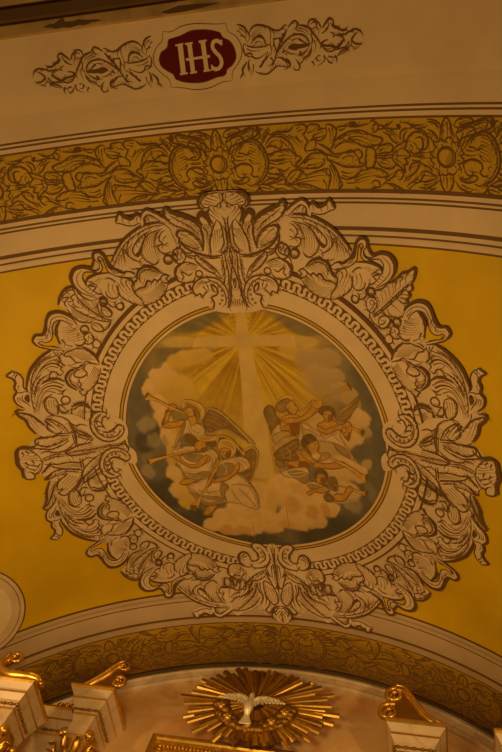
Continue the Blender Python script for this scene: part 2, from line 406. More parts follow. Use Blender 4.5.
FRAME2 = """
@lower_palmette
f:9,526 26,550 57,527 86,528 93,546 82,565 69,583 67,602 82,620 104,619 112,591 131,573 152,586 160,618 154,637 197,638 214,661 214,699 199,718 211,750 237,771 227,885 196,902 146,893 93,860 68,898 34,883 41,918 28,943 -6,959 -2,885 3,744 4,616
o 1.5:24,569 34,548 60,528 85,530 92,546 82,564 69,582 67,602 82,621 106,623
o 1.5:20,578 19,612 40,644 70,657 99,654 106,641
o 1:56,547 40,576 40,610 63,633
c 0.67 1.07:65,553
c 0.67 1.07:53,575
c 0.67 1.08:52,597
o 1.5:103,620 109,594 129,575 149,584 157,612 148,639 120,655 104,648
o 2.3:110,584 131,573 153,587 160,616 151,644
h 1.1:120,596 137,603 137,632
h 1.1:128,583 147,601 148,626
o 1.4:135,654 165,637 197,640 213,662 213,696 201,706 184,697 162,704 138,687
H 4 0.91:141,664 171,647 198,656 208,683|146,680 169,669 186,674 195,690
o 1.3:8,545 2,621 1,688 6,754 13,764 31,724 44,680 30,700 39,657 19,625
h 1:9,633 8,692 12,735
h 1:16,641 19,683 18,725
o 1.4:41,664 68,678 101,699 129,726 142,734 112,730 78,721 49,699
h 1:54,679 83,702 120,724
o 1.4:22,760 7,805 11,841 28,856 48,835 64,790 66,734
o 1.1:24,753 53,727 66,733
H 4 0.92:30,763 18,803 24,842|59,743 54,791 35,841
o 1.4:91,731 91,769 75,814 89,858
h 1.4:63,790 62,834 71,863
h 1.1:80,736 81,770 68,811
o 1.4:92,736 114,801 159,854 204,890 223,893
o 1.4:86,813 120,861 168,890 212,899
H 4 0.92:99,759 125,816 184,872|94,803 122,847 183,885
o 1.5:47,837 55,863 71,891 59,902 40,880 29,864
o 1.8:1,858 25,869 36,892 26,914
o 1.4:-1,871 14,873 27,893 40,900 46,917 29,941
o 0.93:3,884 -4,957
h 0.93:5,902 12,919 10,946
h 0.93:8,888 24,909 26,934
o 1.4:149,727 185,717 207,708 214,724 200,744 210,759
h 1.4:180,730 171,749 180,768
h 1.4:134,729 152,760 192,796
h 1.4:112,736 142,788 188,832
o 1.4:213,720 232,712 241,732 237,758 216,766
o 1.4:197,778 223,766 252,768
H 6 1:99,735 127,799 172,852 212,890|153,650 174,723 200,786 226,876
H 4 1:152,659 175,680 207,717 230,772|185,721 204,743 222,782 232,832
o 1.4:145,727 159,712 174,724 189,713 202,728 195,753 203,769 182,781 173,770 154,779 146,761 145,727
h 1.4:163,729 172,744 166,762
h 1.4:184,725 186,746 191,762
o 1.4:112,732 131,755 135,789 162,810 197,821 226,850
h 1.5:116,766 141,805 174,834
h 1.4:178,790 206,802 229,824
"""
CART = """
@border_line
o 0.77:-126,-1510 -99,-1506 -66,-1517 -24,-1521 37,-1514 68,-1510 93,-1510
o 0.77:93,-1510 94,-1489 120,-1468 135,-1437 132,-1407 114,-1381 94,-1361 88,-1333
o 0.79:88,-1333 58,-1333 7,-1319 -43,-1318 -91,-1329 -129,-1335
o 0.79:-129,-1335 -129,-1356 -152,-1381 -172,-1408 -171,-1440 -154,-1466 -134,-1482 -126,-1510
@red_field
p red:-155,-1425 -144,-1446 -121,-1459 -111,-1484 -97,-1486 -70,-1490 -34,-1500 7,-1500 48,-1492 69,-1484 75,-1470 97,-1456 111,-1430 112,-1403 97,-1382 75,-1368 71,-1356 32,-1348 -11,-1339 -60,-1342 -94,-1351 -108,-1358 -113,-1373 -133,-1388 -151,-1406
o 0.69:-155,-1425 -144,-1446 -121,-1459 -111,-1484
o 0.69:-111,-1484 -97,-1486 -70,-1490 -34,-1500 7,-1500 48,-1492 69,-1484
o 0.69:69,-1484 75,-1470 97,-1456 111,-1430 112,-1403 97,-1382 75,-1368 71,-1356
o 0.7:71,-1356 32,-1348 -11,-1339 -60,-1342 -94,-1351 -108,-1358
o 0.7:-108,-1358 -113,-1373 -133,-1388 -151,-1406 -155,-1425
@letter_i
q cream:-83,-1466 -65,-1466 -69,-1373 -86,-1372
q cream:-91,-1465 -63,-1468 -63,-1462 -91,-1460
q cream:-90,-1375 -63,-1376 -63,-1370 -90,-1369
@letter_h
q cream:-50,-1465 -34,-1466 -36,-1373 -51,-1372
q cream:-3,-1468 13,-1468 12,-1374 -3,-1373
q cream:-57,-1466 -30,-1467 -30,-1461 -57,-1460
q cream:-9,-1468 19,-1469 19,-1463 -9,-1461
q cream:-55,-1374 -29,-1376 -30,-1370 -54,-1369
q cream:-7,-1376 18,-1377 18,-1371 -6,-1370
q cream:-62,-1419 23,-1421 23,-1413 -61,-1411
@letter_s
l cream 3.1:66,-1453 55,-1461 41,-1458 36,-1442 44,-1427 57,-1411 60,-1392 49,-1377 34,-1375 25,-1381
q cream:63,-1460 72,-1463 71,-1446 65,-1445
q cream:22,-1390 27,-1390 28,-1373 21,-1372
"""
SCROLL = """
@scroll
o 1.3:126,-1502 139,-1498 151,-1491 158,-1479 164,-1471
o 1.3:165,-1472 176,-1486 193,-1493 212,-1490 235,-1481 253,-1471 273,-1471 285,-1480 294,-1484
h 0.86:125,-1484 136,-1476 142,-1469
h 0.86:133,-1490 146,-1481 152,-1470
h 1:135,-1469 148,-1462 153,-1446
h 0.86:164,-1471 165,-1458 153,-1442
o 1:166,-1437 175,-1448 191,-1459 208,-1455 217,-1442 219,-1429
h 1.2:191,-1459 201,-1462 212,-1453 219,-1435
h 0.86:181,-1439 194,-1444 208,-1437
H 3 0.69:170,-1461 192,-1480 216,-1481|173,-1451 193,-1469 219,-1467
h 0.86:219,-1429 234,-1434 234,-1451
h 0.85:235,-1481 238,-1467 234,-1438
o 0.86:143,-1443 156,-1433 180,-1427 209,-1426 223,-1426
h 0.86:150,-1425 169,-1417 198,-1416
h 1:162,-1403 180,-1393 203,-1399 221,-1410
h 1.4:188,-1365 205,-1382 223,-1410
h 1.4:198,-1378 214,-1390 230,-1405
h 0.86:233,-1430 235,-1409 229,-1397
o 0.94:245,-1449 248,-1424 252,-1407 247,-1391 235,-1366
o 1.3:296,-1469 284,-1454 264,-1427 252,-1403
o 1.1:252,-1403 269,-1422 298,-1444 321,-1456
h 1:244,-1445 259,-1446 277,-1450
h 1.4:264,-1441 276,-1444 290,-1457
h 1:275,-1455 285,-1458 292,-1469
o 0.86:143,-1443 138,-1427 143,-1409 156,-1399
o 1:140,-1405 158,-1412 167,-1407
o 1.4:147,-1387 136,-1376 127,-1363 128,-1355 116,-1341
o 0.87:156,-1395 148,-1374 148,-1357
h 0.87:168,-1377 163,-1356 151,-1340
o 0.87:170,-1355 188,-1345 213,-1343 233,-1354 249,-1363 268,-1361 282,-1356
h 1:229,-1392 237,-1379 230,-1362
o 1:247,-1388 262,-1389 280,-1379 293,-1367 288,-1355
h 1.4:267,-1387 285,-1374 295,-1363
h 1:271,-1401 279,-1409 287,-1391
H 3 0.69:274,-1409 296,-1428 320,-1430|277,-1396 297,-1398 325,-1392
d:292,-1414 305,-1425 320,-1425 329,-1418 327,-1408 303,-1408
o 1.2:299,-1473 313,-1486 326,-1491 332,-1485 330,-1475 325,-1465
o 1.3:332,-1477 353,-1475 368,-1468 384,-1447 397,-1430 407,-1414
o 1:313,-1447 334,-1452 353,-1445 366,-1428 367,-1418
d:293,-1417 314,-1424 338,-1422 357,-1423 367,-1417 349,-1410 320,-1409 296,-1413
h 1.4:332,-1438 343,-1430 359,-1422
h 1.2:336,-1401 328,-1389 348,-1398 361,-1407
h 0.85:327,-1463 347,-1458 365,-1444
h 0.85:332,-1470 355,-1462 375,-1443
h 0.86:307,-1434 328,-1439 343,-1430
o 0.85:372,-1448 379,-1434 375,-1417
o 0.85:375,-1417 364,-1390 341,-1374 332,-1362
h 0.86:357,-1404 339,-1388 314,-1389
h 0.85:373,-1403 363,-1383 345,-1370
h 1.2:280,-1383 292,-1375 296,-1363 293,-1353
o 0.86:313,-1380 324,-1368 328,-1357 322,-1347 311,-1346 304,-1355
h 0.86:287,-1404 302,-1395 323,-1395
o 1.2:368,-1468 370,-1482 378,-1489 392,-1486 405,-1476 412,-1462
o 0.85:377,-1476 390,-1481 399,-1470
h 0.85:384,-1465 398,-1463 403,-1452 398,-1439
h 0.85:372,-1466 387,-1457 390,-1447
o 1.4:415,-1460 427,-1474 445,-1487 452,-1482
o 1.5:453,-1483 454,-1473 449,-1467 464,-1457 480,-1449 492,-1448
h 0.84:428,-1457 443,-1472 448,-1479
o 0.85:410,-1445 427,-1453 436,-1459
o 0.84:439,-1447 451,-1441 450,-1431
o 1.4:431,-1426 416,-1423 407,-1416 423,-1409 439,-1407 455,-1401 472,-1410 488,-1422
o 0.84:450,-1436 466,-1436 482,-1430
h 0.85:407,-1414 418,-1402 447,-1400
o 0.85:407,-1410 425,-1393 446,-1393 451,-1399
h 1:412,-1382 415,-1371 401,-1358 386,-1352
h 1:385,-1377 392,-1366 402,-1369
h 1:369,-1368 377,-1356 372,-1353
h 0.85:400,-1383 387,-1380 378,-1367
o 0.85:420,-1376 430,-1359 438,-1359
h 1.5:448,-1377 455,-1371 453,-1357
h 1:428,-1377 444,-1372 439,-1367
o 1:457,-1376 465,-1383 487,-1396
h 0.85:384,-1430 387,-1412 380,-1392
o 1.3:450,-1468 466,-1458 481,-1448 498,-1448
o 1.3:492,-1439 506,-1443 523,-1448 545,-1442
o 1.2:532,-1439 517,-1428 510,-1419 521,-1407 543,-1402
o 1:497,-1449 500,-1440 484,-1436 455,-1436
o 1.3:487,-1424 477,-1413 462,-1402 442,-1407
h 1:502,-1416 495,-1406 468,-1395
o 1:447,-1393 472,-1398 496,-1396 500,-1389
h 1:501,-1402 490,-1389 462,-1376
h 0.84:501,-1406 517,-1397 537,-1398
h 0.84:512,-1391 522,-1392 535,-1396
"""
BANDR = """
@rosette
c 1.3 7.62:0,0
c 0.77 6.26:-2,0
H 5 0.6:16,-23 20,-2 11,25|-2,8 3,18 8,29
o 1.3:-21,-53 -16,-81 -5,-109 3,-118 13,-106 23,-76 32,-56
h 0.92:5,-104 6,-76 5,-56
h 0.76:-6,-81 -10,-67 -13,-56
h 0.76:15,-86 16,-72 21,-58
o 1.3:-23,57 -21,81 -14,96 -3,107 11,99 22,75 24,55
h 0.95:-1,61 0,80 -1,100
h 0.78:-12,61 -11,76
h 0.77:12,60 11,75
o 1.2:-28,-27 -38,-34 -41,-44 -24,-46 -18,-56 -5,-46 6,-58 19,-56 24,-44 41,-44 37,-33
o 1.2:37,-33 51,-33 53,-21 61,-12 50,-5 60,7 53,16 41,21 49,33 35,38
o 1.2:35,38 29,48 21,53 7,49 -4,56 -15,52 -26,57 -26,42 -36,35
o 1.2:-36,35 -47,33 -44,21 -54,9 -45,-1 -56,-13 -42,-18 -39,-27 -28,-27
h 0.77:-16,-37 -11,-32 0,-31
h 0.76:16,-44 19,-35 21,-28
h 0.76:40,-21 34,-16 32,-7
h 0.76:47,7 39,10 32,10
h 0.77:33,29 26,26 24,22
h 0.77:2,44 2,37 -2,30
h 0.78:-25,33 -24,23 -28,16
h 0.77:-43,4 -37,2 -30,1
o 1.2:-62,-112 -40,-109 -19,-97 -9,-81
o 1.2:-62,-105 -38,-100 -20,-86
o 1.2:-63,-82 -47,-77 -32,-63 -24,-51
o 1:-64,-63 -51,-56 -41,-44
c 0.51 0.95:-57,-70
c 0.51 0.949:-47,-64
o 1.3:-96,-82 -74,-77 -62,-58 -60,-37 -72,-22 -94,-20
o 1.1:-101,10 -79,24 -61,31 -47,43
o 1.1:-92,49 -69,43 -48,53 -29,59
o 1.1:-104,69 -77,78 -54,72 -32,64
h 0.87:-87,58 -65,58 -43,60
o 1.1:-100,94 -72,98 -49,87 -24,71
h 0.88:-83,86 -60,83 -38,73
h 1:-100,-9 -78,-12 -56,-13
h 1:-95,2 -73,4 -54,2
o 1.1:-72,88 -55,100 -39,97
@side_scroll
o 1.8:83,-45 92,-63 118,-75 145,-71 165,-51 178,-20 181,11 170,44 148,68 132,76
o 0.84:76,-33 92,-56 116,-68 142,-62 160,-40 170,-11 171,16 159,44 140,66
H 6 0.75:118,-59 144,-51 160,-24|112,-9 138,4 159,35
h 1.2:76,-32 96,-29 107,-23 123,-30 142,-39
h 1:107,-23 115,-34 131,-41
h 1:67,-22 91,-20 107,-23
h 1:64,-8 88,-6 109,-12
h 1:112,-10 122,5 149,8
h 0.84:149,22 140,31 154,40
o 1.7:60,33 57,21 74,7 98,5 119,16 123,32
o 1.2:123,32 113,40 121,51 140,50
o 1:60,33 65,47 81,53 89,43 78,39
h 0.85:89,43 100,40 108,45
o 1:40,59 61,63 81,57 94,50 105,57 88,72 67,75 45,69
c 0.51 1.09:52,60
c 0.51 1.09:62,67
c 0.51 1.09:75,64
o 1.2:29,70 39,88 66,101 104,106 131,100 140,83 123,77 148,68
h 0.86:50,81 77,91 110,94
h 0.85:94,76 115,84 132,88
o 1.2:33,-67 50,-79 71,-88 92,-88 100,-79 84,-59 64,-28
o 1.2:33,-67 43,-49 45,-28
h 0.84:60,-72 52,-58 50,-44
h 0.83:76,-74 65,-58 60,-42
o 1.2:30,-93 35,-104 56,-115 83,-115 95,-104 71,-93 39,-83
h 0.83:45,-95 61,-104 80,-106
o 1.2:85,-93 98,-104 125,-113 148,-117 161,-111 158,-95 145,-82 119,-78
h 0.99:98,-93 119,-100 143,-102
d:153,-115 164,-109 163,-96 150,-93 148,-104
o 0.98:166,-104 161,-82 171,-65
o 0.99:166,-65 187,-87 202,-105
h 0.82:171,-78 187,-100 200,-118
o 0.99:178,-43 192,-52 203,-50
o 0.99:181,-16 197,-21 203,-19
h 1:186,25 196,22 203,24
o 1:137,83 164,67 185,57 202,60
o 1:147,106 142,92 164,93 180,99
h 0.84:158,82 180,85 198,97
h 0.99:183,2 191,11 203,6
h 1:180,48 191,43 201,47
"""
BANDL = """
@leaf_spray
o 1.3:195,-108 184,-96 196,-86 218,-91 254,-93
o 1.3:176,-49 193,-72 223,-85 251,-81
o 1.1:172,-41 207,-47 229,-38 237,-53 231,-59
h 0.9:191,-56 209,-65 232,-65
h 1.1:178,-20 205,-29 212,-44
o 1.2:176,-4 207,3 243,1
o 1.1:185,-9 210,-28 245,-32
h 0.91:183,7 205,14 240,13
h 1.1:173,39 190,45 219,44 227,26
h 0.91:180,29 204,25 226,31
o 1.2:166,50 193,62 237,48
o 1.2:144,81 186,78 235,64
o 1.2:132,86 142,98 140,112
h 0.91:168,77 199,68 229,61
o 1.2:145,98 181,111 195,100 211,106 229,118
h 0.92:173,88 201,95 231,93
o 1.6:218,-93 246,-91 270,-94 285,-107
o 1.3:286,-109 300,-111 328,-107 329,-92 319,-80 334,-56
h 0.89:293,-99 302,-101 311,-106
h 0.89:297,-89 307,-93 324,-97
o 1.2:216,-78 244,-74 265,-57 279,-30 284,-21
h 0.89:251,-78 278,-64 303,-34
h 0.89:262,-80 289,-68 314,-36
h 1.1:290,-76 305,-57 316,-54
o 1.2:334,-56 321,-44 316,-26
h 0.89:232,-67 255,-44 273,-22
o 1.2:210,-28 240,-35 265,-31 283,-14 302,-3 293,5 280,15 287,26 265,19
h 0.9:207,-2 241,-2 276,-2
h 0.9:220,-12 243,-16 271,-9
h 0.9:217,12 246,8 269,6
o 1.2:259,24 237,37 214,30 221,44 201,43
o 1.2:329,-92 336,-107 356,-110 376,-105 371,-90 389,-96 400,-91
h 0.89:331,-82 354,-90 373,-105
h 0.89:347,-71 370,-80 394,-86
o 1.2:334,-56 351,-60 374,-56 397,-68
h 1.1:352,-65 381,-69 401,-78
o 1.1:400,-91 401,-106 418,-105 436,-89 432,-72 421,-47
h 0.88:409,-95 413,-78 410,-52
h 0.88:420,-95 423,-82 417,-62
o 1.6:364,-49 394,-33 426,-11 437,-11
o 1.4:410,-24 430,-57 454,-71 477,-80 501,-86
h 0.89:422,-29 440,-41 469,-48 496,-39
h 0.89:428,-36 458,-53 498,-57
h 0.88:442,-56 465,-68 499,-74
o 1.3:433,-84 442,-96 468,-100 480,-107
h 1.2:444,-86 462,-90 476,-100
o 1.2:357,-34 381,-13 403,-9 436,2
h 1.1:360,-60 354,-34 342,-27
o 1.2:319,-25 342,-27 359,-29 392,-12 397,-4
o 1.2:278,31 310,6 335,-14 381,-18
h 0.9:291,21 322,3 368,0
h 1.3:309,16 327,4 351,-1
o 1.2:284,28 330,33 365,29 384,13 379,3
h 0.9:320,22 355,18 378,11
o 1.4:388,1 406,14 424,41 433,67 427,98
o 1.2:399,35 402,56 394,87 386,108
h 0.9:406,19 418,46 420,82
h 0.9:400,24 412,51 410,93
o 1.3:399,4 429,20 456,31 492,32
h 1.2:437,-11 466,-17 495,-14
o 1.1:461,-18 484,-22 496,-17
h 0.89:447,5 471,-5 493,-2
h 1.1:441,46 466,52 490,47
h 1.1:436,64 458,72 488,68
h 0.9:443,57 470,65 489,60
o 1.6:435,72 440,88 423,109 432,106
o 1.3:239,67 260,41 284,34 298,37 287,58 260,84
h 0.91:251,67 270,52 280,41
o 1.2:297,39 316,53 340,46 370,39 390,35 386,45 399,61
h 0.91:273,73 315,64 362,57 397,56
h 0.91:272,81 314,75 360,73
h 0.9:306,37 299,53 285,68
o 1.3:233,66 244,78 266,84 313,85 346,97 380,108
h 0.91:277,90 312,96 363,105
h 1.1:372,71 382,87 383,108
o 1.2:200,49 229,55 239,67 232,77 254,89 278,109
h 0.91:198,65 222,66 233,69
h 0.91:202,81 231,83 264,105
h 0.92:194,97 229,99 257,111
@lily_stem
o 1.4:536,-30 561,-27 553,33 532,35 531,15 536,-30
o 1.1:561,-4 594,-3 628,-5
o 1.1:560,3 594,5 627,4
o 1.3:629,-18 638,-30 658,-40 674,-49 676,-33 670,-25 684,-13 688,-3 671,9 679,21 667,26 669,48 653,33 637,24 627,11 629,-18
h 0.87:634,-13 651,-21 668,-33
h 0.87:636,-3 655,-3 680,-3
h 0.87:635,6 651,16 664,31
h 0.87:640,-21 644,-4 639,16
o 1.2:567,-17 579,-29 597,-38 619,-40 629,-31 623,-16 600,-11 572,-9
h 0.87:581,-19 596,-26 615,-26
o 1.2:568,11 578,26 597,36 619,39 637,29
h 0.88:579,16 595,21 617,26
h 0.88:587,11 604,11 618,19
o 1.2:465,-77 500,-85 527,-82 554,-69 576,-63 595,-56 585,-39 563,-34 529,-32 496,-46 463,-52
h 0.88:475,-61 515,-65 553,-52 583,-48
h 0.88:475,-56 514,-53 546,-39
h 0.87:499,-80 527,-72 549,-69
o 1.2:468,-99 501,-95 529,-99 551,-103
d:480,-108 507,-109 509,-97 484,-97
o 1.1:554,-103 557,-110 574,-107 582,-100 574,-78 556,-88
h 1.2:573,-102 564,-93 569,-83
o 1.2:579,-102 600,-94 623,-101 634,-110
o 1.2:578,-83 611,-87 644,-84 658,-93
o 1.2:597,-77 615,-67 630,-48 646,-38
h 0.86:608,-82 632,-67 647,-43
h 0.86:622,-82 643,-67 656,-52
o 1.2:658,-50 656,-67 665,-81 682,-88
d:645,-100 661,-93 657,-81 647,-86
o 1.4:676,-33 683,-57 703,-73 725,-75 742,-66
o 1.5:708,-56 727,-59 734,-42 728,-18 705,-8 686,-16
h 0.86:702,-42 712,-32 708,-16
h 0.86:690,-37 698,-28 695,-16
o 1.1:661,-105 688,-99 709,-85 743,-87
o 1.1:682,-80 670,-66 664,-52
h 0.85:699,-94 721,-96 744,-98
h 0.85:688,-85 715,-92 742,-91
o 1.1:688,-3 710,-1 739,-3
h 1:693,11 710,13 732,8
o 1.2:460,-11 483,-18 511,-23 521,-5 506,10 522,26 490,33 456,30
h 0.89:470,-6 487,0 482,20
h 0.88:494,-10 504,0 494,15
o 1.2:517,46 541,36 569,36 599,49 607,56 581,66 567,64
o 1.2:458,71 487,64 511,46 521,38
h 0.9:487,69 522,54 557,49
h 0.9:486,77 527,64 573,59
h 0.9:457,84 497,82 538,72
o 1.2:484,97 501,103 509,113
o 1.2:545,87 554,77 571,77 576,95 550,100 543,113 566,113
h 1.1:544,100 558,103 569,110
o 1.2:579,95 600,77 623,64 647,41 661,46 657,66 645,76
h 0.89:594,72 618,56 641,41
o 1.2:594,84 622,86 649,99 668,111 645,114 621,97
h 0.89:610,89 632,96 654,106
o 1.1:661,81 673,66 702,50 714,35 720,21 693,21 681,36
h 0.88:673,76 690,60 708,45
h 0.87:680,41 698,31 714,28
o 1.1:669,96 689,80 712,80 736,54
h 0.88:677,101 700,85 729,77
h 0.87:701,75 719,55 736,40
@near_leaf
o 1.3:34,-70 52,-92 82,-101 105,-104 140,-106 139,-94 131,-81
h 0.9:49,-74 68,-86 98,-91
h 0.9:78,-74 102,-83 132,-91
o 1.3:130,-76 155,-90 163,-105 174,-107
h 1.1:141,-70 159,-79 185,-103
o 1.3:43,-32 48,-50 77,-64 98,-70
h 0.9:55,-33 63,-49 78,-56
h 1.1:156,-53 175,-67 189,-85
"""
